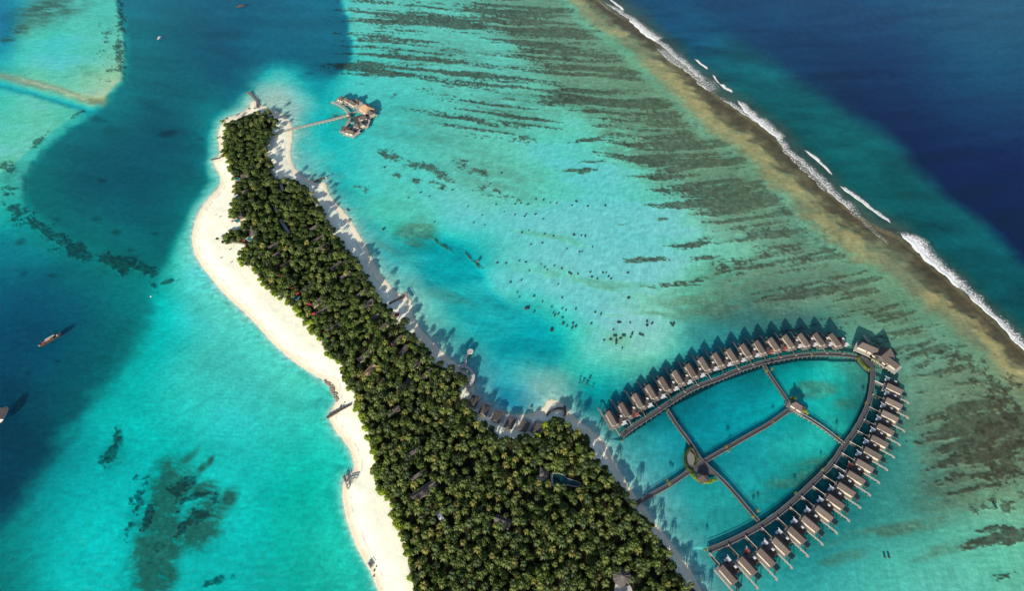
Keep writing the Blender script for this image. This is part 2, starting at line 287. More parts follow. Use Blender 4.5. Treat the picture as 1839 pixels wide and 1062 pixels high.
CORAL = [(214,30,9,45,0,.72),(212,90,9,40,0,.78),(216,112,8,16,0,.8),(190,90,20,60,0,.35),(65,252,32,6,-42,.85),(140,200,18,3,-28,.8),(12,300,22,10,0,.75),(14,340,24,10,0,.65),(30,372,45,12,15,.7),(70,405,45,12,28,.68),(108,425,30,12,25,.72),
 (133,446,24,16,20,1.1),(180,462,20,6,20,.5),(215,470,45,17,15,.85),(222,488,22,10,0,.7),(262,482,26,13,10,.75),(298,503,22,5,-15,.8),(276,508,10,5,0,.7),(30,385,60,22,20,.42),(150,455,80,18,20,.4),
 (196,812,14,48,20,.62),(206,790,12,24,22,.7),(235,920,14,60,22,.55),(330,868,24,14,-40,.8),(312,885,14,12,0,.8),(262,930,12,34,24,.55),(250,870,14,26,24,.5),(180,830,12,30,22,.5),(345,890,40,8,-20,.7),(232,906,16,14,0,.5),(325,945,22,10,-50,.8),(345,935,40,12,-25,.72),(392,1040,18,8,-40,.7),(415,1036,14,6,-40,.7),(370,1052,22,6,-20,.6),
 (700,276,26,12,15,.72),(735,292,26,9,15,.66),(772,302,32,10,20,.66),(800,318,22,8,20,.55),(712,313,10,5,0,.85),(745,322,20,6,10,.6),(785,332,24,9,10,.5),(825,290,26,8,15,.6),(850,305,40,8,20,.5),(880,345,60,10,10,.4),(935,250,30,8,0,.5),(650,335,16,8,10,.5),(1800,770,60,110,0,.60),(1760,660,60,40,30,.50),(1700,640,40,20,10,.45),(1800,905,60,26,-10,.5),
 (710,170,14,6,0,.6),(600,210,12,10,30,.5),(790,435,28,4,28,.7),(330,900,70,60,0,.2),(845,460,30,3,40,.5)]
FUZZ = [(985,70,90,75,10,.55),(1060,150,90,80,30,.75),(1170,240,130,85,32,.8),(1320,330,140,90,35,.8),(1450,420,120,70,30,.75),(1330,500,120,40,0,.55),(1290,545,170,34,0,.62),(1400,540,90,40,0,.6),(1080,505,130,10,8,.4),(1150,565,80,6,4,.5),(1220,570,60,8,4,.45),(1000,425,90,10,9,.35),
 (740,420,48,34,-25,.75),(700,445,40,12,30,.35),(810,530,50,14,25,.35),(1600,550,120,50,15,.5),(1680,760,110,50,-5,.4),(1750,720,100,70,0,.7),(1800,820,90,90,0,.8),(1690,790,60,100,0,.75),(1730,880,100,60,-10,.7),(1620,950,150,16,-10,.6),(1720,985,110,14,-12,.45),(1520,1000,60,14,-10,.4),
 (1460,700,60,18,-5,.8),(1478,842,66,28,-10,.85),(1420,865,46,16,0,.6),(1380,890,40,14,-10,.4),(1520,720,30,14,0,.6),(280,975,46,70,18,.95),(300,880,34,60,25,.8),(360,930,55,34,-45,.75),(365,870,30,24,0,.65),(410,890,16,26,20,.55),(280,1035,40,36,0,.8),(360,835,14,6,-40,.5),(375,825,14,5,-40,.6),(330,820,34,8,-40,.4),(290,835,24,14,0,.5),
 (930,190,150,60,10,.3),(850,110,160,60,5,.28),(760,230,120,40,10,.25),(80,15,80,26,-8,.5),(30,50,24,10,0,.6),(15,72,20,7,0,.6),(1110,610,26,12,0,.3),(610,200,26,36,20,.35),(150,125,30,12,0,.2),(1000,95,200,110,20,.18),(900,320,150,70,12,.22)]

def rbf(pts, gx, gy, c=30.0):
    P = np.array(pts, float); A = P[:, :2]; B = P[:, 2:]
    D = np.sqrt(((A[:, None] - A[None]) ** 2).sum(-1) + c * c)
    D = D + np.eye(len(A)) * -3.0
    mean = B.mean(0)
    n = len(A); K = np.zeros((n + 1, n + 1)); K[:n, :n] = D; K[:n, n] = 1; K[n, :n] = 1
    rhs = np.zeros((n + 1, 3)); rhs[:n] = B - mean
    W = np.linalg.solve(K, rhs)
    out = np.empty((len(gx), len(gy), 3))
    X, Y = np.meshgrid(gx, gy, indexing='ij')
    acc = np.zeros(X.shape + (3,)) + W[n] + mean
    for i in range(n):
        acc += np.sqrt((X - A[i, 0]) ** 2 + (Y - A[i, 1]) ** 2 + c * c)[..., None] * W[i]
    return np.clip(acc, 0, 255)
def segdist(X, Y, pts, closed=True):
    d = np.full(X.shape, 1e9); inside = np.zeros(X.shape, bool); n = len(pts)
    for i in range(n if closed else n - 1):
        x0, y0 = pts[i]; x1, y1 = pts[(i + 1) % n]
        dx, dy = x1 - x0, y1 - y0; L = dx * dx + dy * dy + 1e-9
        t = np.clip(((X - x0) * dx + (Y - y0) * dy) / L, 0, 1)
        d = np.minimum(d, (X - x0 - t * dx) ** 2 + (Y - y0 - t * dy) ** 2)
        if closed:
            with np.errstate(divide='ignore', invalid='ignore'):
                c = ((y0 > Y) != (y1 > Y)) & (X < (x1 - x0) * (Y - y0) / (y1 - y0 + 1e-12) + x0)
            inside ^= c
    d = np.sqrt(d)
    return np.where(inside, d, -d) if closed else d
def smooth_poly(pts, it=1):
    for _ in range(it):
        q = []
        n = len(pts)
        for i in range(n):
            a, b = pts[i], pts[(i + 1) % n]
            q += [(a[0] * .75 + b[0] * .25, a[1] * .75 + b[1] * .25), (a[0] * .25 + b[0] * .75, a[1] * .25 + b[1] * .75)]
        pts = q
    return pts
SX0, SX1, SY0, SY1 = -250.0, 2090.0, -140.0, 1210.0
class Chart:                                      # a survey raster with bilinear lookup
    def __init__(s, step):
        s.step = step; s.gx = np.arange(SX0, SX1 + step, step); s.gy = np.arange(SY0, SY1 + step, step)
        s.X, s.Y = np.meshgrid(s.gx, s.gy, indexing='ij')
    def look(s, R, px, py):
        a = np.clip((px - SX0) / s.step, 0, len(s.gx) - 1.001); b = np.clip((py - SY0) / s.step, 0, len(s.gy) - 1.001)
        i = a.astype(int); j = b.astype(int); fa = a - i; fb = b - j
        if R.ndim == 3: fa = fa[..., None]; fb = fb[..., None]
        return (R[i, j] * (1 - fa) + R[i + 1, j] * fa) * (1 - fb) + (R[i, j + 1] * (1 - fa) + R[i + 1, j + 1] * fa) * fb
coarse, fine = Chart(10.0), Chart(3.0)
c_base = rbf(PTS_BASE, coarse.gx, coarse.gy); c_fw = rbf(PTS_FLATW, coarse.gx, coarse.gy, 12); c_n = rbf(PTS_N, coarse.gx, coarse.gy)
c_s = rbf(PTS_S, coarse.gx, coarse.gy); c_sea = rbf(PTS_SEA, coarse.gx, coarse.gy); c_navy = rbf(PTS_NAVY, coarse.gx, coarse.gy)
SEA_POLY = REEF + [(2700,-800),(900,-800)]; NAVY_POLY = NAVY + [(2700,-800),(950,-800)]
d_sand = segdist(fine.X, fine.Y, smooth_poly(SAND)); d_can = segdist(fine.X, fine.Y, CANOPY)
d_reef = segdist(fine.X, fine.Y, SEA_POLY); d_navy = segdist(fine.X, fine.Y, smooth_poly(NAVY_POLY, 2))
d_n = segdist(fine.X, fine.Y, smooth_poly(DEEP_N)); d_s = segdist(fine.X, fine.Y, smooth_poly(DEEP_S)); d_fw = segdist(fine.X, fine.Y, smooth_poly(FLAT_W))

def mixc(a, b, t): return a * (1 - t[..., None]) + b * t[..., None]
def ellipses(L, px, py, soft=(0.35, 1.25)):
    out = np.zeros(px.shape)
    for cx, cy, rx, ry, rot, s in L:
        c, sn = math.cos(math.radians(rot)), math.sin(math.radians(rot))
        R = max(rx, ry) * 1.3
        k = np.nonzero((abs(px - cx) < R) & (abs(py - cy) < R))[0] if px.ndim == 1 else None
        x = px[k] - cx; y = py[k] - cy
        q = np.sqrt(((x * c + y * sn) / rx) ** 2 + ((-x * sn + y * c) / ry) ** 2)
        out[k] = np.maximum(out[k], s * (1 - sstep(soft[0], soft[1], q)))
    return out

# the sheet of sea floor and island: a fan of cells, finest over the resort
rows = np.concatenate([np.linspace(-800, -70, 26), np.arange(-60, 1122, 2.0), np.linspace(1140, 1500, 14), np.linspace(1600, 7500, 14)])
cols = np.concatenate([np.linspace(-5200, -120, 30), np.arange(-90, 1931, 2.0), np.linspace(1960, 7000, 30)])
RY = rows; v_ = (RY - PH / 2) / F; Zr = H / (ST + v_ * CT); Yr = Zr * (CT - v_ * ST)
PX, PYr = np.meshgrid(cols, rows)
WX = (PX - PW / 2) / F * Zr[:, None]; WY = np.repeat(Yr[:, None], len(cols), 1)
px = np.clip(PX.ravel(), SX0 + 5, SX1 - 5); py = np.clip(PYr.ravel(), SY0 + 5, SY1 - 5); wx = WX.ravel(); wy = WY.ravel()
mpp = (Zr[:, None] / F * np.ones_like(PX)).ravel()          # metres per survey unit

# wobble the traced outlines a little so no edge is a clean curve
jx = (fbm(wx / 9, wy / 9, 3, 3) - .5) * 5; jy = (fbm(wx / 9, wy / 9, 3, 8) - .5) * 5
jX = (fbm(wx / 45, wy / 45, 3, 13) - .5) * 22; jY = (fbm(wx / 45, wy / 45, 3, 18) - .5) * 22
qx, qy = px + jX + jx, py + jY + jy
base = coarse.look(c_base, qx, qy)
base = base + np.array([16., -8., 0.]) * sstep(175, 212, base[:, 1])[:, None]
D_s = fine.look(d_s, qx, qy); D_n = fine.look(d_n, px + jX * .35 + jx, py + jY * .35 + jy); D_fw = fine.look(d_fw, px + jx, py + jy)
POOL = smooth_poly([(700,425),(735,428),(775,412),(812,425),(845,450),(866,480),(880,510),(930,555),(985,585),(1020,622),(1012,660),(950,655),(880,640),(840,600),(800,560),(762,520),(742,480),(705,455)], 2)
D_p = fine.look(segdist(fine.X, fine.Y, POOL), px + jx, py + jy)
rim_side = sstep(-20, 20, (px - 800) * .6 - (py - 500) * .8 + 20)
base = mixc(base, np.array([16., 158., 168.]) + (fbm(wx / 40, wy / 18, 4, 221)[..., None] - .5) * np.array([50., 50., 40.]), .72 * sstep(-14 + 6 * rim_side, 26 - 14 * rim_side, D_p))
cs_ = coarse.look(c_s, qx, qy) * np.array([1, 1.03, .95])
rag = (fbm(wx / 22, wy / 22, 4, 231, .6) - .5) * 34
c = mixc(base, cs_, sstep(-34, 26, D_s + rag))
wn = 9 + 10 * sstep(330, 420, px) * (1 - sstep(560, 600, px)) + 8 * sstep(300, 420, py)
cn_ = coarse.look(c_n, qx, qy) * np.array([1, 1.02, .96])
spots = ellipses([(300,235,26,8,-10,.5),(180,320,10,5,0,.6),(175,210,18,6,10,.4),(270,185,30,12,30,.25),(200,230,26,8,0,.3),(205,413,9,6,0,.6),(170,390,12,6,0,.45),(275,415,9,4,0,.5),(230,445,10,4,0,.5),(98,390,10,4,0,.4),(555,127,12,3,0,.5),(360,245,10,5,0,.3),(35,430,14,8,-20,.6),(40,485,12,6,-40,.35),(90,490,12,6,0,.4),(45,668,8,5,-30,.35),(97,644,8,4,0,.3),(400,60,60,14,-10,.2),(420,100,40,12,20,.2)], px + jx * .6, py + jy * .6, (0., 1.3))
c = mixc(c, cn_, sstep(0, 1, (D_n + rag * .35 + wn) / (2 * wn)))
c = c * (1 - .45 * spots * (.5 + fbm(wx / 6, wy / 5, 3, 241)))[..., None]
c = mixc(c, coarse.look(c_fw, px + jx, py + jy), sstep(-3, 3, D_fw))
def line(pts, wd, colr, amt, soft=1.0):
    global c
    box = (px > min(p[0] for p in pts) - 4 * wd - 20) & (px < max(p[0] for p in pts) + 4 * wd + 20) & (py > min(p[1] for p in pts) - 4 * wd - 20) & (py < max(p[1] for p in pts) + 4 * wd + 20)
    k = np.nonzero(box)[0]
    d = segdist(px[k] + jx[k], py[k] + jy[k], pts, False)
    t = amt * np.exp(-(d / wd) ** 2 * soft)
    c[k] = mixc(c[k], np.array(colr, float), t)
line([(-60,140),(0,150),(60,165),(110,180),(160,196)], 7, (10,150,165), .8)
line([(-60,118),(0,133),(50,146),(100,157),(150,175),(182,180)], 8, (140,140,115), .75)
line([(40,140),(100,157),(150,175),(165,180)], 2, (185,185,160), .6)
line([(165,178),(186,174)], 6, (120,125,90), .7)
line([(120,168),(185,170),(215,140)], 5, (190,200,160), .5)
line([(590,158),(587,170),(589,195)], 4, (110,215,195), .2)
line([(1250,590),(1320,565),(1400,565),(1480,572)], 26, (40,98,105), .40)  # soft dark band: seagrass and deeper water plus painted cloud shade
# brown reef crest band, then the fore reef and the open sea
rj = (fbm(wx / 30, wy / 30, 4, 21) - .5) * 26
D_r = fine.look(d_reef, px + jx * .8, py + jy * .8) - 5
wband = 0.55 + 0.40 * sstep(1050, 1500, px) - .22 * sstep(1600, 1850, px)
dr = (-D_r + rj * .7) / wband
gold = fbm(wx / 60, wy / 60, 3, 31)
bandc = mixc(np.broadcast_to(np.array([138., 128., 98.]), c.shape), np.broadcast_to(np.array([170., 144., 100.]), c.shape), sstep(.42, .62, gold))
crest = np.array([80., 72., 58.]) + np.zeros_like(c)
bt = fbm(wx / 16, wy / 10, 5, 35, .65)
c = mixc(c, bandc * (.82 + .36 * bt[..., None]), (.72 + .5 * (bt - .4)) * sstep(88, 54, dr + (bt - .5) * 44))
c = mixc(c, crest * (.8 + .4 * bt[..., None]), .9 * sstep(44, 6, dr + (fbm(wx / 12, wy / 12, 3, 41) - .5) * 30))
sea = coarse.look(c_sea, px, py)
sea = mixc(np.broadcast_to(np.array([70., 84., 76.]), c.shape), sea, sstep(0, 46, D_r + rj * .6))
D_v = fine.look(d_navy, px + jX * .6 + jx, py + jY * .6 + jy)
sea = sea * (1 + (fbm(wx / 60, wy / 25, 4, 171) - .5) * .35)[..., None]
sea = mixc(sea, coarse.look(c_navy, px, py) * np.array([.95, 1.06, .93]), sstep(-30, 14, D_v))
c = mixc(c, sea, sstep(-3, 5, D_r))
segd_pen = Chart.look(fine, segdist(fine.X, fine.Y, [(1115,790),(1200,731),(1290,686),(1370,658),(1440,644),(1540,648),(1562,670),(1556,726),(1512,803),(1440,884),(1350,950),(1272,986),(1215,985),(1130,890),(1070,790)]), px, py)
lum0 = (c @ np.array([.3, .55, .15])) / 255
# growth on the bottom: streaks combed by the tide, round coral patches, thin weed
sc_s = 0.35 + 0.65 * sstep(0, 330, py)
s_ = px - 1180
slope_l = 0.24
tt = py + slope_l * 230 * np.log(np.cosh(np.clip(s_ / 230, -8, 8))) * sc_s
_, TY = ground(px, np.clip(tt, -130, 1600)); TX = wx
wob = (fbm(TX / 40, TY / 30, 3, 51) - .5) * 16
n1 = fbm(TX / 130, (TY + wob * .5) / 8.2, 3, 61, .5)
n2 = fbm(TX / 30, (TY + wob * .6) / 3.0, 4, 71, .6)
n3 = fbm(wx / 3.2, wy / 2.2, 2, 75, .7)
nn = n1 * .58 + n2 * .22 + n3 * .20
off_sea = 1 - sstep(-10, 2, D_r)
dens = ellipses(STREAK, qx, qy, (0.2, 1.25)) * off_sea
drf = -D_r / wband
patch = fbm(TX / 160, (TY + wob) / 34, 4, 201, .55)
reach = 300 + 160 * (fbm(TX / 400, TY / 60, 3, 205) - .5) + 60 * sstep(250, 60, py)
zone_r = sstep(78, 125, drf) * (1 - sstep(.55, 1.15, drf / reach)) * (1 - sstep(520, 600, py)) 
dens = np.maximum(dens, zone_r * (.38 + .36 * sstep(.36, .62, patch)))
low_r = sstep(80, 125, drf) * (1 - sstep(170, 300, drf)) * sstep(520, 640, py)
dens = np.maximum(dens, low_r * .62 * sstep(.42, .62, patch))
dens = dens * (1 - sstep(88, 70, drf))
thr = .5 + (.5 - dens) * .34
streak = sstep(thr - .02, thr + .05, nn) * (dens > .03)
dc = ellipses(CORAL, px + jX * .35 + jx * 1.2, py + jY * .35 + jy * 1.2, (.3, 1.35))
n4 = fbm(wx / 9, wy / 8, 5, 81, .72)
n4 = n4 * .75 + fbm(wx / 3.5, wy / 3.2, 3, 85, .7) * .25
thr = .5 + (.46 - dc) * .42
coral = sstep(thr - .02, thr + .05, n4) * (dc > .03)
dz = ellipses(FUZZ, qx, qy, (0.1, 1.3)) * off_sea
dz2 = ellipses([(268,1000,52,95,14,1.0),(285,900,46,75,20,.95),(355,945,68,50,-40,.85),(320,870,40,36,0,.7),(330,850,55,22,-38,.5),(300,830,30,20,-38,.45),(205,810,26,60,20,.4),(240,930,26,60,22,.4),(395,900,22,34,20,.5),(100,425,110,30,25,.35),(215,475,75,28,12,.5),(20,310,50,50,0,.3)], qx, qy, (.1, 1.3))
n5 = fbm(TX / 30, TY / 9, 5, 91, .65) * .6 + n3 * .2 + n2 * .2
soft = (.35 + .65 * sstep(.44, .60, fbm(TX / 120, (TY + wob * .5) / 7.0, 4, 211, .5) * .7 + n3 * .3)) * np.clip(np.maximum(zone_r, low_r) * 1.1, 0, 1)
fuzz = np.clip(soft * .70 + dz2 * np.clip(.62 + 1.5 * (fbm(wx / 8, wy / 6, 5, 98, .75) - .5) + 1.2 * (n3 - .5), 0, 1.2) + dz * (0.35 + 1.5 * sstep(.36, .58, n5)), 0, 1)
weed = np.array([92., 96., 74.])
wleft = 1 - sstep(440, 500, px)
weedc = weed - wleft[:, None] * np.array([34., 10., 4.])
c = mixc(c, c * (.5 - .18 * wleft[:, None]) + weedc * .5, np.clip(fuzz * 1.1, 0, 1) * np.clip(lum0 * 2.2, .25, 1) * (1 - .6 * sstep(118, 80, -D_r / wband)))
c = c * (1 + (n3 - .5) * .55 * np.clip(dz, 0, 1))[..., None]
m_ = np.clip(np.maximum(streak * (.70 + .5 * (n3 - .3)), coral * .92), 0, 1)
edge = np.clip(.5 + (fbm(wx / 6, wy / 5, 3, 95) - .5) * 1.2, 0, 1)
dark = c * .20 + np.array([62., 58., 46.]) * (0.55 + .5 * edge[..., None]) * np.clip(lum0 * 2.3, .12, 1)[..., None]
m_s = np.clip(streak * (.42 + .26 * sstep(160, 330, drf) + .8 * (n3 - .3)), 0, 1); m_c = np.clip(coral * (.62 + .9 * (n3 - .35)), 0, 1)
zg = np.clip(np.maximum(zone_r, low_r), 0, 1)
c = mixc(c, np.broadcast_to(np.array([126., 150., 126.]), c.shape), .34 * zg * (.5 + n3))
c = mixc(c, dark, m_s)
c = mixc(c, np.where((px > 560)[:, None], dark, c * .30 + np.array([16., 30., 30.])), m_c)
# mottling of the bottom, broad and fine
bro = 1 + (fbm(TX / 90, TY / 26, 5, 101) - .5) * .20 + (fbm(wx / 7, wy / 7, 3, 105) - .5) * .07
c = c * bro[..., None]
# shore: thin water over sand, then the dry beach
D_l = fine.look(d_sand, px + jx * .3, py + jy * .3)
east = sstep(-30, 60, px - (450 + (py - 200) * .63))
wsh = (6 + 16 * east) * (1 + .8 * (fbm(wx / 25, wy / 25, 3, 111) - .5) * 2)
shallow = mixc(np.broadcast_to(np.array([188., 218., 196.]), c.shape), np.broadcast_to(np.array([168., 196., 184.]), c.shape), east)
k_sh = np.exp(-np.clip(-D_l, 0, 400) / wsh) * (D_l < 0)
c = np.where((D_l < 0)[..., None], mixc(c, shallow, k_sh), c)
inl = D_l * mpp
wet = np.array([240., 224., 196.]); dry = np.array([254., 250., 228.])
sandc = mixc(np.broadcast_to(wet, c.shape), np.broadcast_to(dry, c.shape), sstep(1.0, 7.5, inl + (fbm(wx / 6, wy / 6, 3, 121) - .5) * 5))
sandc = sandc * (1 + (fbm(wx / 14, wy / 14, 5, 131) - .5) * .06 - .03 * sstep(.56, .66, fbm(wx / 3, wy / 3, 3, 133, .6)))[..., None]
line_db = sstep(1.2, 0, abs(inl - 5.5 - 3 * fbm(wx / 20, wy / 20, 2, 141))) * .18 * sstep(.4, .6, fbm(wx / 4, wy / 4, 3, 143))
sandc = sandc * (1 - line_db)[..., None]
land = D_l > 0
c = np.where(land[..., None], sandc, c)
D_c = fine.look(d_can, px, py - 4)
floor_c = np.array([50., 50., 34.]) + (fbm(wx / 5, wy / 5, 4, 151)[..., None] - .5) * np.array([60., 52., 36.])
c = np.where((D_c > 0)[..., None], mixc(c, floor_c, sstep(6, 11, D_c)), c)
# depth of the bottom, height of the sand
depth = 0.5 + np.interp(lum0, [.12, .25, .4, .5, .6, .75, .9], [3.6, 3.4, 3.0, 2.0, 1.4, .9, .4]) * (1 - .75 * (segd_pen > 0))
depth = depth * sstep(-2, 30, -D_l * mpp) + 0.12
depth = depth - np.where(D_r < 4, m_ * .5 * sstep(1, 3, depth), 0)
depth = np.where(D_r > 0, 1.0 + 13 * sstep(20, 320, D_r), depth)
height = 0.05 + 1.7 * sstep(0, 22, inl) + (fbm(wx / 12, wy / 12, 3, 161) - .5) * .35 * sstep(0, 10, inl)
wz = np.where(land, height, -depth)
# photo tones -> bottom colour, painted cloud shade and sky sheen included
under = lin(c) - np.array([.006, .022, .020]) - np.array([.004, .008, .006]) * sstep(-30, 30, D_v)[:, None] - np.array([.004, .008, .008]) * sstep(0, 40, D_r)[:, None]
under = under * np.array([1.50, 1.62, 1.58])
alb = np.where(land[:, None], lin(c) * np.array([.83, .86, .87]), under)
alb = np.clip(alb, 0.0004, 0.86)

def sheet(name, X, Y, Z, nrw, ncl, colors=None):
    me = bpy.data.meshes.new(name)
    V = np.stack([X, Y, Z], -1).astype(np.float32)
    i = np.arange(nrw - 1)[:, None] * ncl + np.arange(ncl - 1)[None]
    # rows run from far to near
    q = np.stack([i, i + ncl, i + ncl + 1, i + 1], -1).reshape(-1, 4).astype(np.int32)
    me.vertices.add(len(V)); me.vertices.foreach_set('co', V.ravel())
    me.loops.add(q.size); me.loops.foreach_set('vertex_index', q.ravel())
    me.polygons.add(len(q)); me.polygons.foreach_set('loop_start', (np.arange(len(q)) * 4).astype(np.int32))
    me.polygons.foreach_set('loop_total', np.full(len(q), 4, np.int32))
    me.polygons.foreach_set('use_smooth', np.ones(len(q), bool))
    if colors is not None:
        a = me.color_attributes.new('bottom', 'FLOAT_COLOR', 'POINT')
        C4 = np.ones((len(V), 4), np.float32); C4[:, :3] = colors; a.data.foreach_set('color', C4.ravel())
    me.update(calc_edges=True)
    return me
me = sheet('seabed_and_sand', wx, wy, wz, len(rows), len(cols), alb)
sb = bpy.data.materials.new('seabed_and_sand'); sb.use_nodes = True
n = sb.node_tree; L = n.links; p = n.nodes['Principled BSDF']; p.inputs['Roughness'].default_value = 1.0; p.inputs['Specular IOR Level'].default_value = 0.0
at = n.nodes.new('ShaderNodeAttribute'); at.attribute_name = 'bottom'
tc = n.nodes.new('ShaderNodeTexCoord'); nz = n.nodes.new('ShaderNodeTexNoise'); nz.inputs['Scale'].default_value = 0.55; nz.inputs['Detail'].default_value = 6; nz.inputs['Roughness'].default_value = .7
L.new(tc.outputs['Object'], nz.inputs['Vector'])
mr = n.nodes.new('ShaderNodeMapRange'); mr.inputs[1].default_value = .3; mr.inputs[2].default_value = .7; mr.inputs[3].default_value = .90; mr.inputs[4].default_value = 1.10; L.new(nz.outputs[0], mr.inputs[0])
mx = n.nodes.new('ShaderNodeMix'); mx.data_type = 'RGBA'; mx.blend_type = 'MULTIPLY'; mx.inputs[0].default_value = 1
L.new(at.outputs['Color'], mx.inputs[6]); L.new(mr.outputs[0], mx.inputs[7]); L.new(mx.outputs[2], p.inputs['Base Color'])
me.materials.append(sb)
tag(link('ground', me), 'sandy sea floor rising into the island\'s pale beaches', kind='structure')
ground_alb = alb; del TX, TY

# the surface of the sea
rw = np.concatenate([np.linspace(-800, -60, 20), np.linspace(0, 1122, 60), np.linspace(1200, 7500, 12)])
cw = np.concatenate([np.linspace(-5200, 0, 14), np.linspace(60, 1800, 40), np.linspace(1900, 7000, 14)])
vv = (rw - PH / 2) / F; Zw = H / (ST + vv * CT); Yw = Zw * (CT - vv * ST); PXw, _ = np.meshgrid(cw, rw)
mw = sheet('water', ((PXw - PW / 2) / F * Zw[:, None]).ravel(), np.repeat(Yw[:, None], len(cw), 1).ravel(), np.zeros(PXw.size), len(rw), len(cw))
wm = bpy.data.materials.new('sea_surface'); wm.use_nodes = True; n = wm.node_tree; L = n.links; n.nodes.clear()
out = n.nodes.new('ShaderNodeOutputMaterial'); tc = n.nodes.new('ShaderNodeTexCoord')
mp = n.nodes.new('ShaderNodeMapping'); mp.inputs['Rotation'].default_value = (0, 0, math.radians(28)); mp.inputs['Scale'].default_value = (1.0, 2.2, 1)
L.new(tc.outputs['Object'], mp.inputs[0])
na = n.nodes.new('ShaderNodeTexNoise'); na.inputs['Scale'].default_value = 0.16; na.inputs['Detail'].default_value = 7; na.inputs['Roughness'].default_value = .62; L.new(mp.outputs[0], na.inputs['Vector'])
bu = n.nodes.new('ShaderNodeBump'); bu.inputs['Strength'].default_value = 0.9; bu.inputs['Distance'].default_value = 2.2; L.new(na.outputs[0], bu.inputs['Height'])
fr = n.nodes.new('ShaderNodeFresnel'); ge = n.nodes.new('ShaderNodeNewGeometry'); io = n.nodes.new('ShaderNodeMapRange'); io.inputs[3].default_value = 1.20; io.inputs[4].default_value = 1 / 1.20
L.new(ge.outputs['Backfacing'], io.inputs[0]); L.new(io.outputs[0], fr.inputs[0])
gl = n.nodes.new('ShaderNodeBsdfGlossy'); gl.inputs['Roughness'].default_value = .12; L.new(bu.outputs[0], gl.inputs['Normal'])
tr = n.nodes.new('ShaderNodeBsdfTransparent'); 
mr = n.nodes.new('ShaderNodeMapRange'); mr.inputs[1].default_value = .36; mr.inputs[2].default_value = .64; mr.inputs[3].default_value = .77; mr.inputs[4].default_value = 1.0; L.new(na.outputs[0], mr.inputs[0])  # ripple light and dark imitated by noise in the water's tint
nb = n.nodes.new('ShaderNodeTexNoise'); nb.inputs['Scale'].default_value = 0.42; nb.inputs['Detail'].default_value = 4; nb.inputs['Roughness'].default_value = .6; nb.inputs['Distortion'].default_value = .6
mp2 = n.nodes.new('ShaderNodeMapping'); mp2.inputs['Rotation'].default_value = (0, 0, math.radians(-62)); mp2.inputs['Scale'].default_value = (1.0, .45, 1); L.new(tc.outputs['Object'], mp2.inputs[0]); L.new(mp2.outputs[0], nb.inputs['Vector'])
mq = n.nodes.new('ShaderNodeMapRange'); mq.inputs[1].default_value = .36; mq.inputs[2].default_value = .64; mq.inputs[3].default_value = .84; mq.inputs[4].default_value = 1.0; L.new(nb.outputs[0], mq.inputs[0])
nc = n.nodes.new('ShaderNodeTexNoise'); nc.inputs['Scale'].default_value = 0.075; nc.inputs['Detail'].default_value = 3; nc.inputs['Roughness'].default_value = .55
mp3 = n.nodes.new('ShaderNodeMapping'); mp3.inputs['Rotation'].default_value = (0, 0, math.radians(-40)); mp3.inputs['Scale'].default_value = (1.0, 3.0, 1); L.new(tc.outputs['Object'], mp3.inputs[0]); L.new(mp3.outputs[0], nc.inputs['Vector'])
mz = n.nodes.new('ShaderNodeMapRange'); mz.inputs[1].default_value = .36; mz.inputs[2].default_value = .64; mz.inputs[3].default_value = .85; mz.inputs[4].default_value = 1.0; L.new(nc.outputs[0], mz.inputs[0])
m4 = n.nodes.new('ShaderNodeMath'); m4.operation = 'MULTIPLY'; L.new(mr.outputs[0], m4.inputs[0]); L.new(mz.outputs[0], m4.inputs[1])
mm = n.nodes.new('ShaderNodeMath'); mm.operation = 'MULTIPLY'; L.new(m4.outputs[0], mm.inputs[0]); L.new(mq.outputs[0], mm.inputs[1])
cc = n.nodes.new('ShaderNodeCombineColor'); L.new(mm.outputs[0], cc.inputs[0])
m3 = n.nodes.new('ShaderNodeMath'); m3.operation = 'POWER'; m3.inputs[1].default_value = .8; L.new(mm.outputs[0], m3.inputs[0]); L.new(m3.outputs[0], cc.inputs[1]); L.new(m3.outputs[0], cc.inputs[2]); L.new(cc.outputs[0], tr.inputs[0])
df = n.nodes.new('ShaderNodeBsdfDiffuse'); df.inputs[0].default_value = (.03, .26, .33, 1); L.new(bu.outputs[0], df.inputs['Normal'])
m1 = n.nodes.new('ShaderNodeMixShader'); m1.inputs[0].default_value = 0.05; L.new(tr.outputs[0], m1.inputs[1]); L.new(df.outputs[0], m1.inputs[2])
m2 = n.nodes.new('ShaderNodeMixShader'); L.new(fr.outputs[0], m2.inputs[0]); L.new(m1.outputs[0], m2.inputs[1]); L.new(gl.outputs[0], m2.inputs[2])
L.new(m2.outputs[0], out.inputs[0]); mw.materials.append(wm)
tag(link('water', mw), 'clear turquoise lagoon and blue open sea surface', kind='structure')

def zland(x, y):
    qx, qy = chart(x, y)
    d = float(fine.look(d_sand, np.array([qx]), np.array([qy]))[0])
    if d <= 0: return 0.0
    Zc = y * CT + H * ST
    t = min(1, d * Zc / F / 22); return 0.05 + 1.7 * t * t * (3 - 2 * t)

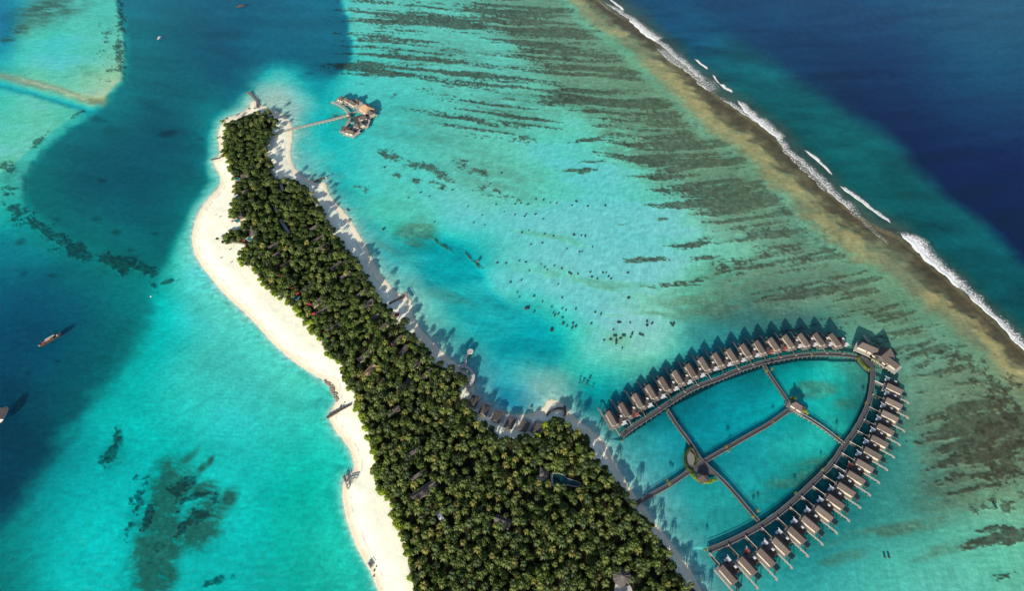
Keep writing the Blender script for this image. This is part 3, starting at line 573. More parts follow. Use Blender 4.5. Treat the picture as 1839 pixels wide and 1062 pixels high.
# ---- breaking waves along the reef
fm = bpy.data.materials.new('foam'); fm.use_nodes = True; n = fm.node_tree; L = n.links; p = n.nodes['Principled BSDF']
p.inputs['Base Color'].default_value = (.82, .84, .85, 1); p.inputs['Roughness'].default_value = .9
at = n.nodes.new('ShaderNodeAttribute'); at.attribute_name = 'tint'
tc = n.nodes.new('ShaderNodeTexCoord'); nz = n.nodes.new('ShaderNodeTexNoise'); nz.inputs['Scale'].default_value = .5; nz.inputs['Detail'].default_value = 9; nz.inputs['Roughness'].default_value = .72
L.new(tc.outputs['Object'], nz.inputs['Vector'])
ad = n.nodes.new('ShaderNodeMath'); ad.operation = 'ADD'; sp = n.nodes.new('ShaderNodeSeparateColor'); L.new(at.outputs['Color'], sp.inputs[0]); L.new(sp.outputs[0], ad.inputs[0]); L.new(nz.outputs[0], ad.inputs[1])
mr = n.nodes.new('ShaderNodeMapRange'); mr.inputs[1].default_value = .84; mr.inputs[2].default_value = 1.06; L.new(ad.outputs[0], mr.inputs[0])
L.new(mr.outputs[0], p.inputs['Alpha'])
def wave(pts, wd, back, thick, label, hgt=.9, lift=.0):
    P = [G(*q) for q in pts]; res = []
    for a, b in zip(P[:-1], P[1:]):
        k = max(2, int((b - a).length / 2.2))
        res += [a.lerp(b, i / k) for i in range(k)]
    res.append(P[-1]); N = len(res); m = MB(); W = 12; vs = []; tn = []
    for i, q in enumerate(res):
        d = res[min(i + 2, N - 1)] - res[max(i - 2, 0)]; nrm = Vector((-d.y, d.x, 0)).normalized()
        if nrm.x + nrm.y < 0: nrm = -nrm
        e = min(i, N - 1 - i) / max(1, N * .12); e = min(1, e)
        ww = wd * (.45 + 1.1 * float(fbm(np.array([i / 9.0]), np.array([pts[0][0] / 7.0]), 3, 7)[0])) * (0.3 + .7 * e)
        wig = (.9 * math.sin(i * .31 + pts[0][0]) + .7 * math.sin(i * .83)) * (.5 if wd < 10 else 1)
        for k in range(W + 1):
            t = k / W
            z = .06 + lift + hgt * math.exp(-((t - .12) / .12) ** 2) * (.4 + .6 * e)
            q2 = q + nrm * (wig + ww * (t - (.16 if thick > .6 else .35))); vs.append((q2.x, q2.y, z))
            f = thick * min(1, t / .06) * ((1 - t) ** back) * (.25 + .75 * e)
            tn.append((.12 + .62 * f, 0, 0) if 0 < k < W else (0, 0, 0))
    fs = [(i * (W + 1) + k, i * (W + 1) + k + 1, (i + 1) * (W + 1) + k + 1, (i + 1) * (W + 1) + k) for i in range(N - 1) for k in range(W)]
    m.v = vs; m.f = fs; m.t = tn
    o = m.build('breaking_wave', fm, tint=True); tag(o, label, 'wave', 'waves breaking along the outer reef')
    for pl in o.data.polygons: pl.use_smooth = True
_rp = [(x + 5, y - 4) for x, y in REEF]
wave(_rp[2:9], 13, .35, .62, 'long lacy foam line hugging the reef edge, upper stretch')
wave(_rp[8:17], 13, .35, .60, 'long lacy foam line hugging the reef edge, middle stretch')
wave(_rp[16:25], 15, .35, .62, 'long lacy foam line hugging the reef edge, lower stretch')
wave([(1078,-20),(1096,0),(1122,22)], 6, .5, .95, 'short white breaker at the top edge of the photo, farthest along the reef')
wave([(1066,-6),(1100,22),(1128,38)], 7, .4, .42, 'thin grey wash behind the farthest breaker')
wave([(1128,32),(1145,50),(1160,62),(1182,78)], 24, .7, .85, 'broad white breaker second from the top of the reef line')
wave([(1178,80),(1205,102),(1245,132),(1292,172)], 30, .3, .5, 'wide lacy wash between the second breaker and the isolated white crest')
wave([(1246,106),(1258,116),(1271,125)], 4.5, .3, 1.0, 'small solid white crest standing alone seaward of the wash', 1.4)
wave([(1278,134),(1286,144),(1291,151)], 3.5, .3, .9, 'tiny thin crest just below the isolated white crest')
wave([(1291,150),(1303,160),(1316,167)], 9, .6, .95, 'small triangular white breaker with spray behind it')
wave([(1320,177),(1336,196),(1356,216),(1385,238),(1408,258)], 20, .6, .78, 'long curling breaker with foam trailing behind, upper middle of the reef')
wave([(1405,262),(1425,285),(1455,312),(1490,350)], 16, .3, .48, 'faint lacy wash on the inner side of the bright short crest')
wave([(1443,268),(1462,286),(1478,300),(1496,316)], 6, .4, 1.0, 'bright short crest in the middle of the reef line', 1.4)
wave([(1505,332),(1530,352),(1560,374),(1604,405)], 9, .6, .95, 'narrow white breaker just before the gap in the surf', 1.2)
wave([(1520,375),(1550,398),(1575,420),(1600,445)], 10, .3, .42, 'thin grey wash line over the brown reef crest')
wave([(1613,414),(1640,442),(1663,466),(1700,498),(1732,526)], 24, .55, .86, 'widest breaker of the reef with deep white foam, right side', 1.2)
wave([(1730,524),(1760,550),(1785,574),(1839,630),(1880,672)], 11, .6, .9, 'long narrow breaker running off the right edge of the photo', 1.1)
wave([(1760,552),(1790,570),(1820,600)], 16, .3, .45, 'pale patchy wash behind the long narrow breaker')
# ================================================================ BOARDWALKS
def px_line(pts, z=0): return [G(a, b, z) for a, b in pts]
def resample(P, step):
    out = []
    for a, b in zip(P[:-1], P[1:]):
        k = max(1, int(round((b - a).length / step)))
        out += [a.lerp(b, i / k) for i in range(k)]
    return out + [P[-1]]
def catmull(P, k=4):
    out = []; n = len(P)
    for i in range(n - 1):
        p0, p1, p2, p3 = P[max(i - 1, 0)], P[i], P[i + 1], P[min(i + 2, n - 1)]
        for j in range(k):
            t = j / k
            out.append(0.5 * ((2 * p1) + (p2 - p0) * t + (2 * p0 - 5 * p1 + 4 * p2 - p3) * t * t + (3 * p1 - p0 - 3 * p2 + p3) * t ** 3))
    return out + [P[-1]]
def ribbon(m, P, wd, z0, z1, off=0.0):
    n = len(P); Lp = []; Rp = []
    for i in range(n):
        d = P[min(i + 1, n - 1)] - P[max(i - 1, 0)]; nn = Vector((-d.y, d.x, 0)).normalized()
        Lp.append(P[i] + nn * (off + wd / 2)); Rp.append(P[i] + nn * (off - wd / 2))
    vs = []
    for a, b in zip(Lp, Rp): vs += [(a.x, a.y, z1), (b.x, b.y, z1), (b.x, b.y, z0), (a.x, a.y, z0)]
    fs = []
    for i in range(n - 1):
        a = i * 4; b = a + 4
        fs += [(a, a + 1, b + 1, b), (a + 1, a + 2, b + 2, b + 1), (a + 2, a + 3, b + 3, b + 2), (a + 3, a, b, b + 3)]
    fs += [(0, 3, 2, 1), tuple((n - 1) * 4 + k for k in (0, 1, 2, 3))]
    m.add(vs, fs)
def boardwalk(pts, wd, label, material='deck', z=1.25, rail=True, post_step=7.0, curve=True, cat='boardwalk', name='boardwalk', group='timber boardwalks over the lagoon', rail_mat='wood', rail_sides=(-1, 1)):
    P = px_line(pts, 0)
    if curve: P = catmull(P)
    t = thing(name, label, cat, P[0], 0, group); off = P[0].copy()
    P = [p - off for p in P]
    m = MB(); ribbon(m, P, wd, z - .3, z); m.build('deck', M[material], t)
    if rail:
        for sgn in rail_sides:
            m = MB(); ribbon(m, P, .30, z + .55, z + .75, sgn * (wd / 2 - .1)); m.build('railing', M[rail_mat], t)
    R = resample(P, post_step); me = None
    for i, p in enumerate(R[:300]):
        d = R[min(i + 1, len(R) - 1)] - R[max(i - 1, 0)]; nn = Vector((-d.y, d.x, 0)).normalized()
        for sgn in (-1, 1):
            if me is None:
                m = MB(); m.box(-.17, .17, -.17, .17, -2.6, z + (.85 if rail_mat == 'pale_wood' else -.05)); me = m.mesh('post', M[rail_mat])
            q = p + nn * sgn * (wd / 2 + (.2 if rail_mat == 'pale_wood' else -.2)); link('post', me, t, (q.x, q.y, 0))
    return P, off
ARC_N = [(1116,785),(1133,771),(1167,749),(1200,727),(1227,709),(1252,696),(1290,682),(1315,671),(1340,662),(1370,653),(1407,645),(1440,640),(1473,638),(1505,639),(1537,643),(1548,648)]
ARC_E = [(1566,664),(1566,680),(1564,700),(1559,725),(1548,751),(1533,778),(1513,805),(1493,835),(1470,858),(1440,887),(1410,914),(1380,937),(1350,955),(1313,974),(1272,991)]
W1 = [(1199,741),(1215,766),(1233,790),(1250,816),(1260,832)]
W2 = [(1137,909),(1173,889),(1203,872),(1240,847),(1262,832)]
W3 = [(1262,832),(1303,808),(1350,781),(1380,764),(1418,737)]
W4 = [(1262,832),(1303,871),(1337,910),(1361,938)]
W5 = [(1372,658),(1380,673),(1397,698),(1413,722),(1419,736)]
W6 = [(1419,736),(1453,755),(1483,775),(1513,799)]
boardwalk(ARC_N, 4.2, 'long grey boardwalk curving below the northern row of overwater villas')
boardwalk(ARC_E, 4.2, 'long grey boardwalk curving inside the eastern row of overwater villas')
boardwalk(W1, 3.0, 'straight boardwalk from the northern arc down to the central crossing')
boardwalk(W2, 3.6, 'straight boardwalk from the island beach to the central crossing', material='deck')
boardwalk(W3, 3.6, 'straight boardwalk from the central crossing up to the small thatched pavilion')
boardwalk(W4, 2.8, 'straight narrow boardwalk from the central crossing to the lower end of the eastern arc')
boardwalk(W5, 2.8, 'straight boardwalk from the northern arc down to the small thatched pavilion')
boardwalk(W6, 2.8, 'straight boardwalk from the small pavilion to the middle of the eastern arc', rail_mat='pale_wood')

# central crossing and the oval decks
def platform(pts, z, label, mt='deck', name='platform', cat='platform', th=.35):
    P = px_line(pts); c0 = sum(P, Vector()) / len(P)
    t = thing(name, label, cat, c0)
    m = MB(); m.poly([(p - c0) for p in P][::-1] if True else P, z - th, z); o = m.build('deck', M[mt], t)
    mm = MB()
    for p in P: mm.box(p.x - c0.x - .2, p.x - c0.x + .2, p.y - c0.y - .2, p.y - c0.y + .2, -2.5, z - th)
    mm.build('stilts', M['wood'], t)
    return t, c0
def fixn(o):
    pass
platform([(1244,806),(1252,816),(1263,829),(1277,842),(1292,858),(1270,852),(1256,850),(1240,852),(1228,848),(1232,843),(1246,838),(1250,828),(1246,818)], 1.75, 'dark plank crossing where four boardwalks meet')
platform([(1238,812),(1246,820),(1247,830),(1243,840),(1238,843),(1233,836),(1232,825),(1234,816)], 1.8, 'grey oval deck ringed by a green hedge beside the crossing', 'wood')
platform([(1545,640),(1556,645),(1566,655),(1567,668),(1560,667),(1552,660),(1542,648)], 1.78, 'curved grey deck where the two boardwalk arcs meet, hedge on its lagoon side')

# ================================================================ VEGETATION
def frond(m, base, az, L, droop, lift, wd, tint, segs=6):
    pts = []; c, s_ = math.cos(az), math.sin(az)
    for i in range(segs + 1):
        t = i / segs; r = L * (t - .12 * t * t)
        pts.append(Vector((base[0] + c * r, base[1] + s_ * r, base[2] + lift * L * t * (1 - t) * 1.6 + lift * .25 * L * t - droop * L * t ** 2.2)))
    side = Vector((-s_, c, 0))
    for i in range(segs):
        a, b = pts[i], pts[i + 1]; t = (i + .5) / segs
        ww = wd * (math.sin(math.pi * (t * .86 + .10)) ** .7)
        fwd = (b - a) * 0.9
        for sg in (-1, 1):
            tip = a + fwd * 1.25 + side * sg * ww + Vector((0, 0, -.28 * ww))
            tip2 = a + fwd * .55 + side * sg * ww * .95 + Vector((0, 0, -.30 * ww))
            k = .85 + .3 * rng.random(); tn = (tint[0] * k, tint[1] * k, tint[2] * k)
            m.add([a, b, tip, tip2], [(0, 1, 2, 3) if sg > 0 else (3, 2, 1, 0)], tn)
def palm_meshes(i, material):
    r = random.Random(100 + i); h = 9.5 + 3.0 * r.random(); lean = r.uniform(.3, 1.6); la = r.random() * 6.28
    top = Vector((lean * math.cos(la), lean * math.sin(la), h))
    m = MB(); P = [Vector((0, 0, -.4)), Vector((top.x * .25, top.y * .25, h * .35)), Vector((top.x * .6, top.y * .6, h * .7)), top]
    m.tube(P, [.30, .20, .17, .15], 5); trunk = m.mesh('trunk', M['bark'])
    m = MB(); n = r.randint(13, 16)
    for k in range(n):
        az = k * 2.399 + r.uniform(-.25, .25); u = k / n
        L = r.uniform(3.5, 4.5) * (1 - .15 * (1 - u))
        lift = .75 - .75 * u; dr = .25 + .55 * u
        g = 1.25 - .5 * u
        frond(m, top, az, L, dr, lift, r.uniform(.55, .75), (g * r.uniform(.9, 1.15), g, g * .9))
    for k in range(3): m.tube([top + Vector((0, 0, -.2)), top + Vector((.3 * math.cos(k * 2), .3 * math.sin(k * 2), -.5))], .16, 4)
    return trunk, m.mesh('crown', M[material], True), m, h
def leafball(m, c, R, n, size, r, tint=1.0, flat=.75, low=-.35):
    for _ in range(n):
        while True:
            d = Vector((r.gauss(0, 1), r.gauss(0, 1), r.gauss(0, 1)))
            if d.length > .1:
                d.normalize()
                if d.z > low: break
        p = Vector(c) + Vector((d.x * R, d.y * R, d.z * R * flat)) * r.uniform(.78, 1.08)
        q = (d + Vector((r.uniform(-.6, .6), r.uniform(-.6, .6), r.uniform(-.2, .6)))).normalized().to_track_quat('Z', 'Y')
        s_ = size * r.uniform(.6, 1.2); a = r.random() * 3.14
        vs = [p + q @ Vector((s_ * math.cos(a + k * 1.5708) * (1 if k % 2 else .55), s_ * math.sin(a + k * 1.5708) * (1 if k % 2 else .55), 0)) for k in range(4)]
        g = tint * r.uniform(.65, 1.35) * (.8 + .3 * max(0, d.z)); m.add(vs, [(0, 1, 2, 3)], (g * r.uniform(.85, 1.2), g, g * .8))
def core(m, c, R, r, flat=.7, tint=.5):
    vs = []; n = 8
    rr = [r.uniform(.8, 1.0) for _ in range(40)]
    for j, (a, z) in enumerate(((.55, -.5), (.85, 0.0), (.62, .55))):
        for k in range(n):
            q = R * a * rr[(j * n + k) % 40]; vs.append((c[0] + q * math.cos(k * 6.283 / n), c[1] + q * math.sin(k * 6.283 / n), c[2] + z * R * flat))
    vs += [(c[0], c[1], c[2] + R * flat * .8)]
    fs = [tuple(range(n - 1, -1, -1))]
    for j in (0, 1):
        for k in range(n): fs.append((j * n + k, j * n + (k + 1) % n, (j + 1) * n + (k + 1) % n, (j + 1) * n + k))
    for k in range(n): fs.append((2 * n + k, 2 * n + (k + 1) % n, 3 * n))
    m.add(vs, fs, (tint, tint, tint * .8))
def broad_meshes(i, material, R=3.8, h=7.5, leaves=520, lobes=6):
    r = random.Random(300 + i); m = MB(); P = [Vector((0, 0, -.4)), Vector((.2, .1, h * .35)), Vector((0, .2, h * .7))]
    m.tube(P, [.38, .28, .16], 5)
    for k in range(3):
        a = k * 2.1 + r.random(); m.tube([Vector((.1, .1, h * .35)), Vector((R * .45 * math.cos(a), R * .45 * math.sin(a), h * .68))], [.18, .08], 4)
    trunk = m.mesh('trunk', M['bark'])
    m = MB(); L = [((0, 0, h * .74), R * .62)]
    for k in range(lobes):
        a = k * 6.283 / lobes + r.uniform(-.4, .4); d = R * r.uniform(.42, .66)
        L.append(((d * math.cos(a), d * math.sin(a), h * r.uniform(.58, .80)), R * r.uniform(.34, .52)))
    for c0, rad in L:
        core(m, c0, rad, r); leafball(m, c0, rad, leaves // len(L), .55, r, r.uniform(.85, 1.15))
    return trunk, m.mesh('crown', M[material], True), m, h
PALMS = {k: [palm_meshes(i + o, mm) for i in range(4)] for k, mm, o in (('green', 'palm', 0), ('dark', 'palm_dark', 10), ('gold', 'palm_gold', 20))}
BROAD = {'mid': [broad_meshes(i, 'leaf') for i in range(4)], 'bright': [broad_meshes(i + 10, 'leaf_bright', 3.2, 4.6, 480) for i in range(4)], 'dark': [broad_meshes(i + 20, 'leaf_dark') for i in range(3)]}
SHRUBS = [broad_meshes(i + 40, 'leaf', 1.7, 2.0, 190, 4) for i in range(3)]

def in_poly(px_, py_, poly):
    inside = False; n = len(poly); j = n - 1
    for i in range(n):
        xi, yi = poly[i]; xj, yj = poly[j]
        if (yi > py_) != (yj > py_) and px_ < (xj - xi) * (py_ - yi) / (yj - yi) + xi: inside = not inside
        j = i
    return inside
# clearings (photo position of the canopy gap, half length along a direction, half width), all in metres on the ground
ROOFS = [ # px, py, length, width, direction in photo (dx, dy), red canopy offset or None, label
 (440,316,10,8,(60,-14),'twin grey-brown roofs with a pool, the villa nearest the island tip'),
 (441,345,8,7,(30,-8),'small grey roof half hidden among trees, second villa from the tip'),
 (435,388,10,8,(8,22),'broad brown roof behind a turquoise pool, third villa on the west beach'),
 (455,418,11,9,(10,24),'broad brown roof behind a turquoise pool, fourth villa on the west beach'),
 (491,442,12,5.5,(20,-10),'long brown roof deep in the trees left of the forest path end'),
 (497,458,9,5,(20,-10),'short brown roof just below the one left of the forest path end'),
 (514,475,13,5.5,(26,-15),'long brown roof beside the uppermost red canopy'),
 (550,518,14,5.5,(30,-20),'long brown roof beside the red canopy behind the narrow white path'),
 (570,542,14,6,(28,-20),'long brown roof beside the largest red canopy'),
 (580,558,14,5.5,(28,-20),'long grey roof beside the third beachfront red canopy'),
 (565,409,13,5,(26,-16),'grey roof in the middle trees, upper of three close together'),
 (571,430,14,5.5,(26,-14),'brown roof in the middle trees, centre of three close together'),
 (581,443,14,5.5,(26,-13),'light brown roof in the middle trees, lowest of three close together'),
 (604,478,14,6,(22,-17),'shaded grey roof near the east edge of the trees, above the groyne'),
 (620,495,13,5.5,(24,-16),'narrow grey roof just below another near the east edge'),
 (648,528,13,6,(24,-18),'shaded blue-grey roof opposite the beach platform, upper of a pair'),
 (660,546,13,6,(24,-18),'shaded blue-grey roof opposite the beach platform, lower of a pair'),
 (671,572,13,5,(22,-16),'dim roof in the middle of the wood below the roof pair'),
 (604,586,13,5,(20,-12),'dark roof behind the lowest beachfront red canopy'),
 (690,586,12,5,(16,-14),'reddish brown roof close to the round green tree on the east edge'),
 (713,612,13,5,(18,-16),'brown roof with red canopy at its lower end, upper of an eastern pair'),
 (724,630,12,5,(14,-18),'brown roof with red canopy at its lower end, lower of an eastern pair'),
 (752,650,12,5,(14,-18),'dim green-grey roof near the curved seawall'),
 (767,671,12,5.5,(18,-14),'brown roof with pale lower end near the curved seawall'),
 (663,667,15,6.5,(24,-24),'sunlit reddish brown roof standing out in the dark centre of the wood'),
 (653,640,13,5,(22,-20),'dark roof above the sunlit reddish roof'),
 (682,692,14,4,(14,-22),'narrow pale roof below the sunlit reddish roof'),
 (728,693,12,5,(20,-20),'dim roof in the lower middle of the wood'),
 (707,738,12,5,(20,-14),'dim grey roof under the palms, upper left of the southern grove'),
 (738,815,14,5,(24,-18),'narrow grey roof under the palms, upper of three in the southern grove'),
 (750,854,15,4,(28,-20),'slim grey roof line under the palms, middle of three in the southern grove'),
 (762,882,22,8,(28,-20),'large shaded roof under the palms, lowest of three in the southern grove'),
]
CLEAR = []
for (a, b, Ln, Wd, dr, lb) in ROOFS:
    c0 = G(a, b, 4.5); d = G(a + dr[0], b + dr[1], 4.5) - c0; CLEAR.append((c0, d.normalized(), Ln / 2, Wd / 2))
def blocked(x, y, h, r, pad=0.0):
    # would a crown at height h hide a roof from the drone's general direction, or stand in it
    for c0, d, l, wd in CLEAR:
        v = Vector((x, y, 0)) - Vector((c0.x, c0.y, 0)); u = v.dot(d); s_ = v.x * -d.y + v.y * d.x
        if abs(u) < l * (.85 if y < 330 else 1) + r * (.2 if y < 330 else .6) and abs(s_) < wd + r * (.35 if y < 330 else .6): return True
    return False
def path_clear(x, y, h, segs, wd):
    a, b = chart(x, y, h)
    for s in segs:
        for p, q in zip(s[:-1], s[1:]):
            dx, dy = q[0] - p[0], q[1] - p[1]; t = max(0, min(1, ((a - p[0]) * dx + (b - p[1]) * dy) / (dx * dx + dy * dy)))
            if math.hypot(a - p[0] - t * dx, b - p[1] - t * dy) < wd: return True
    return False
PATHS = [[(487,307),(498,320),(504,331),(508,343)], [(492,368),(496,378)], [(503,394),(512,408),(520,421)]]
HOLES = [(977,853,15,9),(1003,862,14,10),(1025,868,14,6),(1117,1040,13,13),(1115,1062,20,16),(790,928,7,8),(903,938,14,8),(845,832,13,7),(427,322,5,5),(427,352,5,5),(426,398,6,5),(447,432,6,5),(455,187,3,3),(438,255,2,3),
  (418,400,8,3),(437,436,8,3),(535,529,3,3),(557,549,4,3),(564,566,4,3),(584,600,3,3),(500,483,3,3),(508,497,3,3),(713,567,3,3),(705,621,3,2),(718,641,3,2),(545,562,3,2),(525,537,3,2),(556,575,2,2),(859,722,11,12),(877,737,11,12),(901,752,10,11),(922,765,9,10),(946,770,11,9),(965,768,10,9)]
def in_hole(x, y, h):
    a, b = chart(x, y, h)
    return any(((a - hx) / (rx + 3)) ** 2 + ((b - hy) / (ry + 3)) ** 2 < 1 for hx, hy, rx, ry in HOLES)
fr_rng = random.Random(77)
cands = []; grid = {}
def too_close(x, y, d):
    g = (int(x // 10), int(y // 10))
    for i in (-1, 0, 1):
        for j in (-1, 0, 1):
            for (u, v, dd) in grid.get((g[0] + i, g[1] + j), ()):
                if (u - x) ** 2 + (v - y) ** 2 < (d * .5 + dd * .5) ** 2: return True
    return False
xs = [p[0] for p in CANOPY]; ys = [p[1] for p in CANOPY]
cc_rng = random.Random(5); trees = []
def edge_d(a, b): return float(fine.look(d_can, np.array([a]), np.array([b]))[0])
for it in range(110000):
    x_ = cc_rng.uniform(-470, 260); y_ = cc_rng.uniform(60, 960)
    if not (-.56 * (y_ + 596) < x_ < .36 * (y_ + 596)): continue
    a, b = chart(x_, y_, 7.5)
    if not (380 < a < 1330 and 180 < b < 1150): continue
    ed = edge_d(a, b)
    if ed < 3.5: continue
    Zc = y_ * CT + (H - 7) * ST; edm = ed * Zc / F
    westness = a - (440 + (b - 200) * .36)     # small near the west rim
    rim = edm < 7.5
    if it < 14000 and not (edm < 5 and edge_d(a - 14, b) < 0): continue
    nz_ = float(fbm(np.array([x_ / 28.0]), np.array([y_ / 28.0]), 3, 201)[0])
    if b > 640: pp = .93 if nz_ > .40 else .7
    elif b > 430: pp = .62 if nz_ > .5 else .30
    else: pp = .34 if nz_ > .5 else .14
    west = segside = (edge_d(a - 14, b) < 0 and b < 1062)
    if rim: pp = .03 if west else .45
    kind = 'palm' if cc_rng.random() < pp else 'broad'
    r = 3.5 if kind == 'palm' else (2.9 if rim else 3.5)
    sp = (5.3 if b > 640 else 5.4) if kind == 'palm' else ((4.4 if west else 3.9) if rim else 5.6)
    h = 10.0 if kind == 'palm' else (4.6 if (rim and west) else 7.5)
    if too_close(x_, y_, sp): continue
    if kind == 'palm' and edge_d(*chart(x_, y_, 9)) * Zc / F < 2.0: continue
    if blocked(x_, y_, h, r) or path_clear(x_, y_, h, PATHS, 7.5) or in_hole(x_, y_, h): continue
    grid.setdefault((int(x_ // 10), int(y_ // 10)), []).append((x_, y_, sp))
    if kind == 'palm':
        q = cc_rng.random(); var = 'gold' if q < (.16 if b > 640 else .10) else ('green' if q < .72 else 'dark')
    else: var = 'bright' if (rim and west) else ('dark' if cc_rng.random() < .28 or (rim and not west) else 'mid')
    trees.append((kind, var, x_, y_, Zc, a, b))
BANDS = [(245,'beside the bent tip jetty'),(290,'between bent jetty and first villa'),(340,'level with the twin-roofed first villa'),(390,'level with the second beach villa'),(440,'level with the sandy forest path end'),
 (490,'level with the highest red canopies'),(540,'level with the narrow white path'),(590,'level with the lowest beachfront canopies'),(640,'level with the east beach umbrella'),(700,'level with the curved seawall'),
 (760,'level with the rocky outcrop'),(820,'just above the slim shaded roofs'),(880,'level with the garden pool'),(940,'level with the small white roof'),(1000,'below the small white roof'),(2000,'beside the round bottom roof')]
def zone(a, b, kind, var, x_, y_):
    tone = {'gold': 'yellowish', 'green': 'fresh green', 'dark': 'deep green', 'bright': 'bright green', 'mid': 'leafy green'}[var]
    k = 'coconut palm' if kind == 'palm' else 'low bushy tree' if var == 'bright' else 'broadleaf tree'
    zn = next(t for lim, t in BANDS if b < lim)
    row = [p for p in np.arange(380, 1320, 6.0)]; ins = [p for p in row if in_poly(p, min(b, 1061), CANOPY)]
    t = (a - ins[0]) / max(1, ins[-1] - ins[0]) if ins else .5
    cr = 'on the west edge' if t < .12 else 'left of the middle' if t < .38 else 'in the middle' if t < .62 else 'right of the middle' if t < .88 else 'on the east edge'
    return f'{tone} {k} {cr}, {zn}'
protos = {}
nearest = {'palm': [], 'broad': []}
for t_ in sorted(trees, key=lambda t: t[4]): nearest[t_[0]].append(t_)
for kd, L_ in nearest.items():
    for (kind, var, x_, y_, Zc, a, b) in L_[:300]:
        var_i = fr_rng.randrange(4 if kind == 'palm' else len(BROAD[var]))
        tr_, cr_, _, hh = (PALMS if kind == 'palm' else BROAD)[var][var_i]
        s_ = fr_rng.uniform(.72, 1.14) if kind == 'palm' else fr_rng.uniform(.8, 1.35)
        name = 'coconut_palm' if kind == 'palm' else 'broadleaf_tree'
        lb = ('large ' if s_ > 1.06 else 'small ' if s_ < .88 else '') + zone(a, b, kind, var, x_, y_)
        t = thing(name, lb, 'palm' if kind == 'palm' else 'tree', (x_, y_, zland(x_, y_)), fr_rng.random() * 6.28, ('coconut palms ' if kind == 'palm' else 'broadleaf trees ') + lb.split(', ')[-1])
        t.scale = (s_, s_, s_ * fr_rng.uniform(.8, 1.2))
        t.rotation_euler = (fr_rng.gauss(0, .06), fr_rng.gauss(0, .06), t.rotation_euler[2])
        link('trunk', tr_, t); link('crown', cr_, t)
def joined(items, name, material, label):
    V = []; Fq = []; T = []; b0 = 0; loops = []; starts = []; tot = []
    for m, x_, y_, z_, s_, a in items:
        v = np.array(m.v); c_, sn = math.cos(a) * s_, math.sin(a) * s_
        V.append(np.stack([v[:, 0] * c_ - v[:, 1] * sn + x_, v[:, 0] * sn + v[:, 1] * c_ + y_, v[:, 2] * s_ + z_], -1))
        T.append(np.array(m.t) * fr_rng.uniform(.7, 1.2))
        for f in m.f: Fq.append(tuple(i + b0 for i in f))
        b0 += len(v)
    V = np.concatenate(V); me = bpy.data.meshes.new(name); me.from_pydata([tuple(v) for v in V.tolist()], [], Fq); me.materials.append(material)
    a_ = me.color_attributes.new('tint', 'FLOAT_COLOR', 'POINT'); C = np.ones((len(V), 4), np.float32); C[:, :3] = np.concatenate(T); a_.data.foreach_set('color', C.ravel())
    o = link(name, me); tag(o, label, kind='stuff'); return o
for kd, L_ in nearest.items():
    rest = L_[300:]
    for var in sorted({t[1] for t in rest}):
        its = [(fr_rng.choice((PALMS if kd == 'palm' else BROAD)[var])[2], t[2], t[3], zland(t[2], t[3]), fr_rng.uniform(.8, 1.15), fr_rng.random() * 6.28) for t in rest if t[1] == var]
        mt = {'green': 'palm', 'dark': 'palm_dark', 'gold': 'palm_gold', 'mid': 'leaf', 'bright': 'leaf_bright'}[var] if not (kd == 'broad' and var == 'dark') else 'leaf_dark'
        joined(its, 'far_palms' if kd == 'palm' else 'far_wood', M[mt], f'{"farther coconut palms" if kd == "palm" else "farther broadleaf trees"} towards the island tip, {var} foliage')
print('trees', {k: len(v) for k, v in nearest.items()})
# low undergrowth
und = []
u_rng = random.Random(9)
for it in range(22000):
    x_ = u_rng.uniform(-470, 260); y_ = u_rng.uniform(60, 960); a, b = chart(x_, y_, 1.5)
    if not (380 < a < 1330 and 180 < b < 1150): continue
    if edge_d(a, b) < 5.5: continue
    if blocked(x_, y_, 3, 1.4) or path_clear(x_, y_, 2, PATHS, 4) or in_hole(x_, y_, 2.5): continue
    und.append((u_rng.choice(SHRUBS)[2], x_, y_, zland(x_, y_), u_rng.uniform(1.1, 2.5), u_rng.random() * 6.28))
print('undergrowth', len(und))
joined(und[:2600], 'undergrowth', M['understory'], 'dense dark undergrowth between the palm trunks')
def bush(px_, py_, s_, label, var='bright', group=None, z=None, name='shrub', cat='shrub', zz=2.0):
    p = G(px_, py_, zz); tr_, cr_, _, _ = fr_rng.choice(BROAD[var])
    t = thing(name, label, cat, (p.x, p.y, zland(p.x, p.y) if z is None else z), fr_rng.random() * 6.28, group); t.scale = (s_,) * 3
    link('trunk', tr_, t); link('crown', cr_, t); return t
def palm_at(px_, py_, s_, label, var='gold', group=None, z=None):
    p = G(px_, py_, (z or 0) + 9.0 * s_); tr_, cr_, _, _ = fr_rng.choice(PALMS[var])
    t = thing('coconut_palm', label, 'palm', (p.x, p.y, zland(p.x, p.y) if z is None else z), fr_rng.random() * 6.28, group); t.scale = (s_,) * 3
    link('trunk', tr_, t); link('crown', cr_, t); return t
